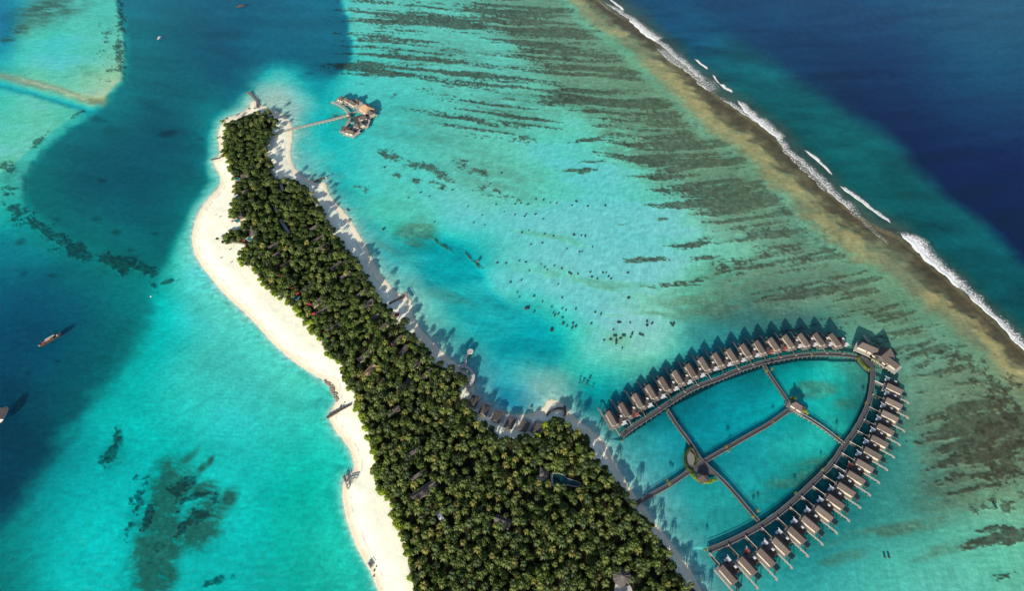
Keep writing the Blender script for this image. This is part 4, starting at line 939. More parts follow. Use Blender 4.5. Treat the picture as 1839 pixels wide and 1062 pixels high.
for a, b, s_, lb in [(390,247,.45,'small round shrub standing in the shallows off the island tip'),(398,258,.5,'small round shrub on the strip of sand west of the tip'),(497,245,.75,'rounded shrub at the beach end of the long jetty'),(502,232,.35,'tiny dark shrub on the white sand above the long jetty'),(396,217,.5,'shrub at the upper left corner of the island tip'),
    (392,432,.55,'brownish shrub clump at the point of the white sand bay, outermost'),(402,438,.6,'brownish shrub next to the outermost clump on the sand bay'),(413,449,.25,'tiny bush casting a long shadow on the sand bay, upper'),(397,464,.22,'tiny bush casting a long shadow on the sand bay, lower left'),(415,472,.22,'tiny bush near the trees at the lower edge of the sand bay'),(395,390,.25,'tiny bush on bare sand above the third villa'),(388,386,.18,'smallest dry tuft on the wide west beach'),
    (728,583,1.35,'large round dark tree bulging onto the east beach by the red umbrella'),(660,572,1.0,'pale round clipped tree in the middle of the wood')]:
    bush(a, b, s_, lb, 'dark' if 'dark' in lb or 'brown' in lb else 'bright', 'shrubs standing free on the sand' if s_ < .8 else None)
for a, b, s_, lb in [(449,195,.7,'palm at the foot of the bent jetty on the island tip'),(458,196,.6,'second palm at the foot of the bent jetty'),(407,214,.75,'leaning palm at the upper left corner of the island tip'),(1243,1050,.8,'lone palm leaning over the lower east beach')]:
    palm_at(a, b, s_, lb, 'green', 'palms on the open beach edges')
# greenery on the boardwalks
spots = [(1119,792,.42,'at the lower end of the northern arc'),(1200,736,.40,'on the northern arc at the first crossing walk'),(1203,870,.50,'beside the walk from the island to the crossing, lagoon side'),(1199,862,.45,'beside the walk from the island to the crossing, upper side'),(1304,803,.52,'beside the walk between crossing and pavilion'),(1310,810,.42,'beside the walk between crossing and pavilion, lower side'),
 (1377,667,.50,'where the walk to the small pavilion leaves the northern arc'),(1386,663,.42,'just right of the walk to the small pavilion'),(1459,637,.45,'in the middle of the northern arc'),(1388,757,.42,'beside the walk just short of the small pavilion'),(1557,724,.48,'on the eastern arc, uppermost clump'),(1508,785,.48,'where the pavilion walk reaches the eastern arc'),(1477,844,.42,'on the eastern arc opposite its middle villas'),(1430,886,.42,'on the eastern arc below its middle'),
 (1352,928,.48,'on the lower crossing walk near the eastern arc'),(1361,918,.40,'on the lower crossing walk, nearer the lagoon'),(1266,987,.48,'at the lower end of the eastern arc'),(1569,645,.6,'in front of the large thatched hall'),(1576,649,.55,'between the hall and the boardwalk deck'),(1429,717,.5,'left of the small pavilion roof'),(1443,738,.5,'below the small pavilion roof')]
for a, b, s_, lb in spots: palm_at(a, b, s_, 'short yellowish palm clump ' + lb, 'gold', 'potted palm clumps along the boardwalks', 1.6)
def hedge(pts, s_, label, var='bright', z=1.2):
    P = resample(catmull(px_line(pts)), 2.3); c0 = P[len(P) // 2]
    t = thing('hedge', label, 'hedge', (c0.x, c0.y, z)); r = random.Random(len(pts)); m = MB()
    for p in P:
        q = p - c0; core(m, (q.x, q.y, .9), s_, r); leafball(m, (q.x, q.y, .9), s_, 40, .38, r)
    m.build('foliage', M['leaf_bright' if var == 'bright' else 'leaf'], t, True)
    m = MB(); ribbon(m, [p - c0 for p in P], 1.6, -.2, .35); m.build('planter', M['dark_wood'], t)
    P2 = resample(P, 4.0); me = None
    for p in P2[1:-1]:
        if me is None: m = MB(); m.box(-.2, .2, -.2, .2, -3.4, .2); me = m.mesh('stilt', M['pale_wood'])
        link('stilt', me, t, (p.x - c0.x, p.y - c0.y, 0))
hedge([(1241,807),(1234,812),(1230,822),(1230,834),(1235,844),(1241,849)], 1.7, 'crescent hedge around the grey oval deck', 'mid')
hedge([(1248,815),(1250,826),(1247,838)], 1.0, 'short strip of hedge between oval deck and crossing', 'mid')
hedge([(1242,855),(1250,862),(1260,867),(1272,868),(1283,864)], 1.9, 'bright green crescent hedge below the thatched hut at the crossing')
hedge([(1541,645),(1545,653),(1551,660),(1558,666)], 1.7, 'green hedge edging the curved deck below the large hall')
hedge([(1420,716),(1424,722),(1425,730)], 1.2, 'low hedge left of the small pavilion')
hedge([(1440,737),(1445,741),(1449,745)], 1.3, 'low hedge along the lower right side of the small pavilion')
# curved green hedges bordering the southern garden deck
# ================================================================ OVERWATER VILLAS
def villa(mir, awning='white'):
    """origin at the water under the roof's middle; +x seaward; the dock lies on the +y*mir side"""
    s = mir; t = thing('water_villa', 'x', 'villa')
    def B(x0, x1, y0, y1, z0, z1, m=None):
        m = m or MB(); ya, yb = sorted((y0 * s, y1 * s)); m.box(x0, x1, ya, yb, z0, z1); return m
    m = MB(); m.roof(13.6, 6.7, 4.6, 7.4, hip=0.0); rf = m.build('roof', M['thatch'], t)
    m = MB(); m.box(-6.85, 6.85, -.22, .22, 7.38, 7.58); m.build('ridge_cap', M['ridge'], rf)
    w_ = B(-6.0, 6.0, -2.9, 2.9, 1.9, 4.6).build('wall', M['wall'], t)
    B(6.0, 6.06, -1.8, 1.8, 2.0, 4.1).build('window', M['glass'], w_)
    B(-6.06, -6.0, -.6, .6, 1.95, 4.0).build('door', M['dark_wood'], w_)
    dk = MB(); B(-8.6, 7.2, -4.0, 4.0, 1.5, 1.88, dk); dk.build('deck', M['wood'], t)
    dk = MB(); B(-7.6, 3.6, -10.2, -4.02, 1.45, 1.83, dk); dk.build('terrace', M['dark_wood'], t)
    pz = MB(); B(7.22, 11.6, -3.9, 1.0, .95, 1.5, pz); po = pz.build('plunge_pool', M['dark_wood'], t)
    B(7.5, 11.3, -3.6, .7, 1.44, 1.53).build('pool_water', M['pool_dark'], po)
    d = MB(); B(-8.4, 14.0, 4.7, 5.9, 1.35, 1.62, d); dc = d.build('dock', M['wood' if s > 0 else 'pale_wood'], t)
    d = MB(); B(14.0, 15.4, 4.4, 6.2, .7, .95, d); B(15.4, 16.0, 4.7, 5.9, .1, .3, d); d.build('swim_platform', M['wood' if s > 0 else 'pale_wood'], dc)
    b = MB(); B(-5.2, -1.9, -8.2, -4.3, 3.9, 4.15, b); b.build('pergola', M['thatch'], t)
    aw = MB()
    B(-8.9, -5.6, -9.6, -6.6, 4.15, 4.32, aw); B(-9.3, -7.4, -6.58, -4.6, 3.95, 4.12, aw)
    cl = {'white': M['white'], 'red': M['dull_red']}[awning]
    a_ = aw.build('awning', cl, t)
    e = MB(); B(-10.15, -8.95, -9.9, -9.6, 4.2, 4.4, e); B(-9.1, -8.9, -9.9, -6.65, 4.2, 4.4, e); e.build('awning_trim', M['white'], a_)
    me = None
    for x in (-7.8, -2.6, 2.6, 6.8):
        for y in (-3.7, 0, 3.7):
            if me is None: m = MB(); m.box(-.22, .22, -.22, .22, -2.6, 1.5); me = m.mesh('stilt', M['wood'])
            link('stilt', me, t, (x, y * s, 0))
    for x, y in ((-7.2, -9.6), (-2, -9.6), (3.2, -9.6), (11.3, -3.6), (11.3, .7)): link('stilt', me, t, (x, y * s, -.1))
    for x in (-6, -1, 4, 9, 14): link('stilt', me, t, (x, 5.35 * s, -.2))
    return t
def parasol_proto(mir):
    t = thing('parasol', 'x', 'parasol')
    m = MB(); m.cone(4, 1.5, 2.55, 2.95, a0=.785, th=.12); m.build('canopy', M['white'], t)
    m = MB(); m.tube([(0, 0, 0), (0, 0, 2.6)], .06, 5); m.build('pole', M['wood'], t); return t
LEFT = [(1100,751),(1123,736),(1147.5,719),(1171,703),(1194.5,689),(1219,677),(1242.5,665),(1266,653),(1291,645),(1316,637.5),(1341,629),(1366,623),(1391.5,617.5),(1417.5,612.5),(1445,610),(1472.5,609),(1501,610)]
RIGHT = [(1607,697),(1606,723),(1599,746),(1591,770),(1580.5,791.5),(1568,813),(1554,835),(1538.5,856.5),(1521,878),(1502,900),(1481.5,921),(1457,940),(1432,960),(1404,980),(1377.5,1000),(1344,1015),(1309,1031)]
ordn = ['first','second','third','fourth','fifth','sixth','seventh','eighth','ninth','tenth','eleventh','twelfth','thirteenth','fourteenth','fifteenth','sixteenth','seventeenth']
V = {(s, a): villa(s, a) for s in (1, -1) for a in ('white', 'red')}
par = parasol_proto(1); used = set()
arcN = catmull(px_line(ARC_N), 8); arcE = catmull(px_line(ARC_E), 8)
def place_row(row, mir, axis, arc, rowname, reds, group):
    for i, (a, b) in enumerate(row):
        c0 = G(a, b, 5.6); ax = axis(i / (len(row) - 1)); d = G(a + ax[0], b + ax[1], 5.6) - c0; d.z = 0; d.normalize(); rz = math.atan2(d.y, d.x)
        red = i in reds; key = (mir, 'red' if red else 'white')
        canopy = 'faded red awning' if red else 'white awning'
        lb = f'overwater villa with {canopy}, {ordn[i]} of the {rowname}'
        if key in used: t = dup(V[key], (c0.x, c0.y, 0), rz, lb, group)
        else: t = V[key]; used.add(key); t.location = (c0.x, c0.y, 0); t.rotation_euler = (0, 0, rz); t['label'] = lb; t['group'] = group
        # footbridge back to the arc, in the villa's own frame
        st = Vector((c0.x, c0.y, 0)) - d * 8.5
        best = min(arc, key=lambda p: abs((p - st).x * -d.y + (p - st).y * d.x) + .15 * (p - st).length)
        ln = max(2.0, (st - best).dot(d) - 1.5)
        if True:
            m = MB(); m.box(-8.62 - ln, -8.62, -.9, .9, 1.42, 1.66); fb = m.build('footbridge', M['wood'], t)
            m = MB(); m.box(-8.62 - ln, -8.62, .78, .94, 1.68, 2.5); m.build('railing', M['pale_wood'], fb)
        # parasol on the terrace
        q = c0 + d * -.6 + Vector((-d.y, d.x, 0)) * (-8.4 * mir)
        lb2 = f'white parasol on the {ordn[i]} villa of the {rowname}'
        g2 = 'white parasols on the villa terraces'
        if i in reds and i != reds[0] and mir == 1: continue
        if 'par' in used: dup(par, (q.x, q.y, 1.84), rz, lb2, g2)
        else: used.add('par'); par.location = (q.x, q.y, 1.84); par.rotation_euler = (0, 0, rz); par['label'] = lb2; par['group'] = g2
def lerp2(L):
    def f(t):
        k = t * (len(L) - 1); i = min(int(k), len(L) - 2); u = k - i
        return (L[i][0] * (1 - u) + L[i + 1][0] * u, L[i][1] * (1 - u) + L[i + 1][1] * u)
    return f
place_row(LEFT, 1, lerp2([(-70, -125), (-74, -118), (-78, -100)]), arcN, 'northern row counted from the island', (1, 11, 12), 'overwater villas of the northern row')
place_row(RIGHT, -1, lerp2([(24, 11), (27, 14), (28, 18), (24, 22), (22, 25)]), arcE, 'eastern row counted from the top', (7, 15), 'overwater villas of the eastern row')

# ================================================================ HALLS, PAVILIONS, RESTAURANT
def house(px_, py_, z, L_, W_, dr, label, name='beach_villa', cat='villa', zr=(4.0, 6.4), mt='thatch', hip=0.0, wallz=0.0, deck=None, stilts=False, group=None, ridge=True):
    c0 = G(px_, py_, z); d = G(px_ + dr[0], py_ + dr[1], z) - c0; rz = math.atan2(d.y, d.x)
    zb = 0 if stilts else zland(c0.x, c0.y)
    t = thing(name, label, cat, (c0.x, c0.y, zb), rz, group)
    m = MB(); m.roof(L_, W_, zr[0], zr[1], hip); rf = m.build('roof', M[mt], t)
    if ridge:
        m = MB(); m.box(-L_ / 2 + hip, L_ / 2 - hip, -.2, .2, zr[1] - .02, zr[1] + .18); m.build('ridge_cap', M['ridge'], rf)
    m = MB(); m.box(-L_ / 2 + .9, L_ / 2 - .9, -W_ / 2 + .6, W_ / 2 - .6, wallz, zr[0] + .1); wl = m.build('wall', M['wall'], t)
    m = MB(); m.box(-L_ / 2 + .84, -L_ / 2 + .9, -W_ / 4, W_ / 4, wallz + .1, zr[0] - .5); m.build('window', M['glass'], wl)
    m = MB(); m.box(-.6, .6, -W_ / 2 + .54, -W_ / 2 + .6, wallz + .05, zr[0] - .6); m.build('door', M['dark_wood'], wl)
    if deck:
        m = MB(); m.box(*deck[:4], wallz - .35, wallz - .01); m.build('deck', M[deck[4] if len(deck) > 4 else 'pale_wood'], t)
    if stilts:
        x0, x1, y0, y1 = deck[:4] if deck else (-L_ / 2, L_ / 2, -W_ / 2, W_ / 2); me = None
        for i in range(4):
            for j in range(3):
                if me is None: m = MB(); m.box(-.22, .22, -.22, .22, -2.6, wallz - .35); me = m.mesh('stilt', M['pale_wood'])
                link('stilt', me, t, (x0 + (x1 - x0) * (i + .1) / 3.2, y0 + (y1 - y0) * (j + .1) / 2.2, 0))
    return t
for i, (a, b, L_, W_, dr, lb) in enumerate(ROOFS):
    mt = 'thatch_dark' if ('grey' in lb or 'dim' in lb or 'dark roof' in lb or 'shaded' in lb) else 'thatch_gold' if 'sunlit' in lb else 'thatch'  # light put into the colour: sunlit roof lighter, shaded and dim ones greyer
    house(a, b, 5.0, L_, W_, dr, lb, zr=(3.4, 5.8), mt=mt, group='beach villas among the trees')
house(444, 311, 5, 6, 5, (20, -5), 'small square brown roof attached above the first villa by the pool', name='pavilion', cat='pavilion', zr=(3.2, 5.2), hip=2.2)
# dark roofs along the little east beach
for i, (a, b) in enumerate([(851,720),(870,735),(893,748),(916,760),(941,765),(964,769)]):
    house(a, b, 4.5, 11.0, 8.0, (-10, 21), f'flat dark grey roof by the inner east beach, {ordn[i]} from the curved seawall', name='beach_suite', cat='villa', zr=(3.2, 4.4), mt='thatch_dark', hip=1.0, deck=(-9.5, 5.5, -3.8, 3.8, 'concrete'), wallz=.36, group='dark roofed suites beside the curved seawall', ridge=False)
for i, (a, b) in enumerate([(860,726),(881,742),(903,753),(926,763),(953,770)]):
    p = G(a, b, .6); q = G(a - 10, b + 21, .6) - p; t = thing('terrace', f'white paved terrace between dark roofs, {ordn[i]} from the curved seawall', 'terrace', (p.x, p.y, zland(p.x, p.y)), math.atan2(q.y, q.x), 'pale terraces between the dark roofs')
    m = MB(); m.box(-4.2, 4.2, -2.0, 2.0, -.1, .5); m.build('paving', M['concrete'], t)
    m = MB(); m.box(-4.2, -4.0, -2.0, 2.0, .5, 1.1); m.build('low_wall', M['white_wood'], t)
# the large hall at the head of the boardwalks
hz = 1.8
house(1562, 622.5, 7, 19, 9.5, (26, 11), 'large thatched hall with two parallel roofs, left wing at the boardwalk head', name='hall', cat='hall', zr=(4.6, 8.2), mt='thatch', wallz=1.9, hip=2.5, deck=(-11, 10, -8, 5.4), stilts=True)
house(1589, 636, 7.5, 15, 14.5, (16, -14), 'large gabled thatched hall standing across the middle of the boardwalk head', name='hall', cat='hall', zr=(4.8, 10.2), mt='thatch', wallz=1.9, hip=0.0, deck=(-9, 8, -8, 8), stilts=True)
house(1602, 648, 6.5, 15, 8.5, (26, 19), 'long brown roof of the hall reaching right, eastern wing', name='hall', cat='hall', zr=(4.4, 7.4), mt='thatch', wallz=1.9, hip=1.5, deck=(-8.5, 9.5, -7.2, 5.2), stilts=True)
for a, b, w2, l2, dr, lb in [(1553,624,3,16,(24,16),'pale plank terrace along the lower left side of the hall'),(1593,659,3.5,12,(20,14),'pale plank terrace below the right wing of the hall'),(1576,646,6,9,(20,10),'bright entrance deck in front of the hall'),(1556,608,2.0,9,(6,8),'thin plank jetty reaching from the hall into its own shadow')]:
    p = G(a, b, 2); q = G(a + dr[0], b + dr[1], 2) - p; t = thing('terrace', lb, 'terrace', (p.x, p.y, 0), math.atan2(q.y, q.x))
    m = MB(); m.box(-l2 / 2, l2 / 2, -w2 / 2, w2 / 2, 1.3, 1.62); m.build('deck', M['pale_wood'], t); me = None
    for k in range(int(l2 // 3) + 1):
        for sg in (-1, 1):
            if me is None: m = MB(); m.box(-.18, .18, -.18, .18, -2.6, 1.9); me = m.mesh('stilt', M['pale_wood'])
            link('stilt', me, t, (-l2 / 2 + .3 + k * 3 * .97, sg * (w2 / 2 - .2 + .35), 0))
# pavilions in the middle of the lagoon
def hut(px_, py_, z, R, n, zr, label, mt='thatch', a0=0.3, name='pavilion'):
    c0 = G(px_, py_, z); t = thing(name, label, 'pavilion', (c0.x, c0.y, 0))
    m = MB(); m.cone(n, R, zr[0], zr[1], a0=a0); m.build('roof', M[mt], t)
    m = MB(); m.cone(n, R * .95, 1.4, 1.8, a0=a0, r1=R * .94, th=.3); m.build('floor', M['deck'], t); me = None
    for k in range(n):
        if me is None: m = MB(); m.box(-.17, .17, -.17, .17, -2.5, zr[0] + .1); me = m.mesh('post', M['dark_wood'])
        an = a0 + k * 2 * math.pi / n; link('post', me, t, (R * .8 * math.cos(an), R * .8 * math.sin(an), 0))
    return t
hut(1262, 857, 5, 5.2, 6, (4.2, 7.4), 'grey hexagonal thatched hut ringed by hedge at the crossing')
house(1434, 728, 6, 11.5, 7.5, (20, 13), 'small brown thatched pavilion where three boardwalks meet', name='pavilion', cat='pavilion', zr=(4.4, 7.6), hip=2.4, wallz=1.8, deck=(-7.5, 7.5, -5.2, 5.2, 'wood'), stilts=True)
platform([(1409,728),(1414,722),(1424,722),(1436,735),(1433,743),(1420,743)], 1.74, 'small plank landing below the small thatched pavilion')
# restaurant cluster beyond the long jetty
g_ = 'thatched restaurant buildings off the island tip'
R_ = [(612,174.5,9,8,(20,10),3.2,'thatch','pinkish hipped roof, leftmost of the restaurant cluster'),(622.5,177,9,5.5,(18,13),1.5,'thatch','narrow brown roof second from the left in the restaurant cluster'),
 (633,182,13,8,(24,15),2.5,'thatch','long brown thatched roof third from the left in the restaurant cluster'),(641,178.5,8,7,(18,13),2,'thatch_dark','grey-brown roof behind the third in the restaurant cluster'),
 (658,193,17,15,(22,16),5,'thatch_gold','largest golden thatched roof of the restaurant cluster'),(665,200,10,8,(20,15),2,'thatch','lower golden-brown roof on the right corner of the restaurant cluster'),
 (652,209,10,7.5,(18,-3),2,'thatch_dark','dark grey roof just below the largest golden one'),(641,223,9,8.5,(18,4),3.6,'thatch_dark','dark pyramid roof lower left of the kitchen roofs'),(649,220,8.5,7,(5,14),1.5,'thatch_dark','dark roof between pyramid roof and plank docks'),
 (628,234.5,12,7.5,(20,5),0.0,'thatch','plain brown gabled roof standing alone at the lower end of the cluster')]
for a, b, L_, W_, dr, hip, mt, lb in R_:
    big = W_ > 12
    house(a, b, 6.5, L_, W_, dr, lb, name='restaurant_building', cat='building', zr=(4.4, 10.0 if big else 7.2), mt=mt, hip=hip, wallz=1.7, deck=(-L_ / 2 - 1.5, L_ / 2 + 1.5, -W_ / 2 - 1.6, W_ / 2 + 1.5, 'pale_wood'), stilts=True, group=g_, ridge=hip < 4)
boardwalk([(497,241.5),(524,234),(560,225),(600,215.5),(624,209)], 3.2, 'long pale jetty from the island beach to the restaurant cluster', 'pale_wood', post_step=4.6, curve=False, name='jetty', cat='jetty', rail_mat='pale_wood')
boardwalk([(596,184),(606,188),(617,194),(624,201),(627,208)], 2.6, 'curved pale walkway from the jetty head up to the leftmost restaurant roof', 'pale_wood', post_step=4, rail_mat='pale_wood')
boardwalk([(627,208),(628,215),(624,224),(618,231),(612,238)], 2.4, 'curved pale walkway from the jetty head down to the lone gabled roof', 'pale_wood', post_step=4, rail_mat='pale_wood')
boardwalk([(627,206),(636,203),(645,200)], 2.6, 'short walkway from the jetty head to the largest golden roof', 'pale_wood', curve=False, post_step=4)
boardwalk([(628,221),(636,222)], 2.2, 'shortest walkway from the curved path to the dark pyramid roof', 'pale_wood', curve=False, post_step=4)
boardwalk([(617,191),(626,187),(633,187)], 2.2, 'short walkway to the row of brown restaurant roofs', 'pale_wood', curve=False, post_step=4)
platform([(614,236),(620,238),(634,241),(645,237),(648,240),(638,247),(624,243),(612,240)], 1.7, 'pale plank terrace along the lower edge of the lone gabled roof', 'pale_wood', name='terrace', cat='terrace')
platform([(612,238),(614,228),(648,232),(645,240),(634,243)], 1.5, 'dark water deck under the lone gabled roof', 'dark_wood', name='terrace', cat='terrace')
platform([(648,228),(659,221),(661,224),(652,232)], 1.7, 'pale dock at the outer side of the dark kitchen roofs', 'pale_wood', name='terrace', cat='terrace')
platform([(664,216),(666,217),(661,231),(658,230)], 1.7, 'slim pale dock running along the outer edge below the golden roofs', 'pale_wood', name='terrace', cat='terrace')
platform([(634,212),(660,206),(668,208),(664,222),(650,232),(640,228)], 1.4, 'dark deck carrying the kitchen roofs', 'dark_wood', name='terrace', cat='terrace')
platform([(648,186),(670,200),(674,207),(656,208),(644,203),(636,193)], 1.6, 'broad deck carrying the golden restaurant roofs', 'pale_wood', name='terrace', cat='terrace')
hut(625, 206, 5.2, 2.8, 6, (4.0, 5.8), 'tiny thatched shelter at the head of the long jetty', 'thatch_gold')
def lamp(px_, py_, label):
    p = G(px_, py_, 3); t = thing('lamp_post', label, 'lamp', (p.x, p.y, 0)); m = MB(); m.tube([(0, 0, -1.5), (0, 0, 3.4)], .16, 5); m.build('pole', M['white'], t)
    m = MB(); m.cone(8, .9, 3.4, 3.9); m.build('lantern', M['white'], t)
lamp(673.5, 203, 'white marker lamp on the outermost corner of the restaurant')
lamp(585.5, 319, 'white marker lamp at the tip of the upper east groyne')
boardwalk([(444.5,167),(449,168.5)], 5.0, 'small square landing at the outer end of the bent jetty', 'wood', curve=False, post_step=3, name='landing', cat='landing')
boardwalk([(449,168),(455,176),(462.5,183),(463,195)], 2.6, 'bent grey jetty at the very tip of the island', 'wood', curve=False, post_step=4, name='jetty', cat='jetty')

# ================================================================ GROYNES, SEAWALL, PIERS
def groyne(pts, wd, zt, label, mt='rock', curve=False, name='groyne', cat='groyne', sides=False):
    P = px_line(pts); P = catmull(P) if curve else resample(P, 3)
    c0 = P[0].copy(); t = thing(name, label, cat, c0)
    m = MB(); ribbon(m, [p - c0 for p in P], wd, -2.2, zt); m.build('wall', M[mt], t)
    R = resample(P, 3.4); me = None
    for i, p in enumerate(R):
        if me is None: m = MB(); m.cone(5, wd * .62, zt - .7, zt + .35, r1=wd * .4); me = m.mesh('cap_stone', M[mt])
        link('cap_stone', me, t, tuple(p - c0))
groyne([(379.5,287.5),(388,286),(396,284)], 1.2, 1.0, 'short thin groyne on the west side below the island tip', 'dark_wood')
groyne([(585,319.5),(575,324),(563,327)], 1.2, 1.6, 'thin groyne running into the east bay below the long jetty', 'dark_wood')
groyne([(588,751.5),(600,745),(612,738),(630,729)], 1.7, 2.0, 'dark groyne crossing the west beach, middle of the island', 'dark_wood')
groyne([(699,548),(713,540),(727,533)], 1.2, 2.2, 'low timber wall across the east beach towards the small platform', 'dark_wood')
c0 = G(597, 702); t = thing('rock_outcrop', 'flat grey-brown beach rock at the water edge of the west beach', 'rock', (c0.x, c0.y, 0))
rr_ = random.Random(4); rm = []
for k in range(3):
    m = MB(); core(m, (0, 0, 0), 1.5, rr_, .28); rm.append(m.mesh('rock', M['beach_rock']))
for a, b in ((584,685),(587,688),(590,690),(593,694),(595,698),(597,701),(599,705),(601,709),(603,714),(605,719)):
    for k in range(7):
        p = G(a + rr_.uniform(-3.2, 4.2), b + rr_.uniform(-2.5, 2.5)); o = link('rock', rr_.choice(rm), t, (p.x - c0.x, p.y - c0.y, .12 + .25 * rr_.random())); o.scale = (rr_.uniform(.5, 1.1),) * 3; o.rotation_euler = (0, 0, rr_.random() * 6)
groyne([(626,380),(622,376)], 1.0, .6, 'tiny rock at the water edge of the upper east beach')
def deckbox(pts, wd, label, z=1.5, mt='wood', name='platform'):
    boardwalk(pts, wd, label, mt, z=z, curve=False, post_step=3, name=name, cat='platform', rail=True, group='small timber beach platforms')
deckbox([(727,526.5),(735.5,541)], 2.6, 'small bleached timber platform on the east beach beside the low wall', 2.6, 'pale_wood')
deckbox([(618,857),(622,867)], 2.2, 'dark timber platform on the west beach, southern groyne', 2.2)
deckbox([(622,867),(625.5,880)], 1.2, 'thin beam running south from the dark west beach platform', 1.9, 'pale_wood')
deckbox([(625,865),(641,860)], .9, 'thin beam running inland from the dark west beach platform', 1.9)
deckbox([(663,1012),(668,1020)], 2.4, 'broken timber frame at the water edge, lower west beach', 1.5)
for a, b, s_, lb in [(672,1026,1.0,'single dark rock below the broken timber frame'),(671,1036,.9,'lowest dark rock on the lower west beach'),(676,1019,.8,'small dark rock right of the broken timber frame'),(612,731,1.3,'dark rock just above the middle west groyne'),(619,724,.9,'small rock between the outcrop and the middle groyne'),(617,729,.8,'smallest rock beside the middle groyne'),
   (858,469,2.2,'dark square rock in the pale lagoon shallows'),(490,292,1.1,'reddish dark post on the white east beach of the tip'),(609,413.5,1.3,'small dark object on the shaded east beach'),(954,732,1.5,'dark rock in the inner bay shallows'),(700,545,.5,'small stone by the low timber wall')]:
    p = G(a, b, .3); r = random.Random(int(a)); m = MB(); core(m, (0, 0, .3), s_, r, .8); m.t = []
    t = tag(m.build('rock', M['rock']), lb, 'rock', 'loose rocks and lumps'); t.location = (p.x, p.y, zland(p.x, p.y) - .1)
# curved seawall with its round-headed pier
boardwalk([(836,661),(837,651),(839,642),(844,634.5)], 2.0, 'pale narrow pier with rounded head above the curved seawall', 'concrete', z=1.7, post_step=5, name='pier', cat='pier', rail_mat='wood')
t = thing('round_platform', 'round pale end platform of the narrow pier', 'platform', G(845, 633.5, 0)); m = MB(); m.cone(14, 3.0, 1.2, 1.9, r1=2.9, th=.4); m.build('slab', M['concrete'], t); m = MB(); m.cone(12, 2.4, -2.2, 1.2, r1=2.3, th=.3); m.build('footing', M['wood'], t)
boardwalk([(826,663),(833,661),(841,664),(847,670),(850,679),(848,688),(843,694),(837,697)], 3.6, 'curved pale promenade bulging from the trees into the bay', 'concrete', z=2.2, post_step=5, name='seawall', cat='seawall')
boardwalk([(829,694),(838,697),(842,703),(846,708)], 2.2, 'short pale path from the curved promenade to the dark roofs', 'concrete', z=1.9, post_step=5, name='path', cat='path', rail=False)
boardwalk([(982,748),(988,741),(996,737),(1006,735.5),(1012,736)], 1.6, 'curved dark timber screen on the sand spit', 'dark_wood', z=2.0, post_step=3, name='screen', cat='screen')
boardwalk([(1014,731),(1014.5,741),(1014,750)], 2.0, 'short dark timber walkway on the sand spit by the curved screen', 'dark_wood', z=2.0, curve=False, post_step=3, name='walkway', cat='walkway')
# garden pool, deck and roofs in the southern grove
def slab(pts, z, label, mt, name, cat, z0=-.2, zz=None):
    P = px_line(pts, z); c0 = sum(P, Vector()) / len(P); g0 = zland(c0.x, c0.y); t = thing(name, label, cat, (c0.x, c0.y, g0)); Q = [(p.x - c0.x, p.y - c0.y) for p in P][::-1]
    m = MB(); m.poly(Q, z0, z); m.build('slab', M[mt], t); return t, Q, c0
tp, Q, c0 = slab([(988,852),(998,850),(1010,854),(1018,861),(1034,866),(1050,873),(1048,879),(1030,876),(1012,872),(1000,880),(990,874)], .5, 'kidney shaped garden pool with pale rim in the southern grove', 'concrete', 'garden_pool', 'pool')
m = MB(); m.poly([(x * .86, y * .84) for x, y in Q], .5, .56); m.build('pool_water', M['pool_dark'], tp)
house(977, 849, 4.5, 8, 8, (20, 4), 'grey hipped roof beside the garden pool in the southern grove', name='pavilion', cat='pavilion', zr=(3.2, 5.6), mt='thatch_dark', hip=3.4)
slab([(962,856),(972,858),(985,862),(980,868),(965,864)], .4, 'grey paving left of the garden pool', 'concrete', 'terrace', 'terrace')
slab([(1105,1047),(1122,1046),(1133,1056),(1140,1080),(1100,1080)], .5, 'pale paved court behind the round roof at the bottom edge', 'concrete', 'court', 'court')
tt_ = thing('round_hall', 'dark round ribbed roof above the pale court at the bottom edge', 'hall', (*G(1117, 1038, 5)[:2], zland(*G(1117, 1038, 5)[:2])))
m = MB(); m.cone(12, 7.0, 3.6, 6.4, a0=.2); rf = m.build('roof', M['thatch_dark'], tt_); m = MB(); m.cone(12, 6.0, 0, 3.6, r1=5.9); m.build('wall', M['wall'], tt_)
for k in range(12):
    an = .2 + k * math.pi / 6; m = MB(); m.tube([(0, 0, 6.5), (7.0 * math.cos(an), 7.0 * math.sin(an), 3.85)], .12, 4); m.build('rib', M['wood'], rf)
house(790, 928, 3.5, 8.5, 3.8, (8, 14), 'small bright white flat roof in a gap of the southern grove', name='shed', cat='shed', zr=(2.8, 3.1), mt='white', hip=0.0, ridge=False)
house(903, 938, 4.5, 13, 8, (20, 8), 'wide dim grey roof on the right side of the southern grove', name='beach_villa', zr=(3.2, 5.4), mt='thatch_dark', group=None)
for a, b, pts in [(0, 0, PATHS[0]), (0, 0, PATHS[1]), (0, 0, PATHS[2])]:
    P = px_line(pts, 1.85); m = MB(); 
    P = [Vector((p.x, p.y, 0)) for p in catmull(P)]; ribbon(m, P, 3.4, .5, 1.86); o = m.build('path', M['concrete'])
    tag(o, None, kind='structure')
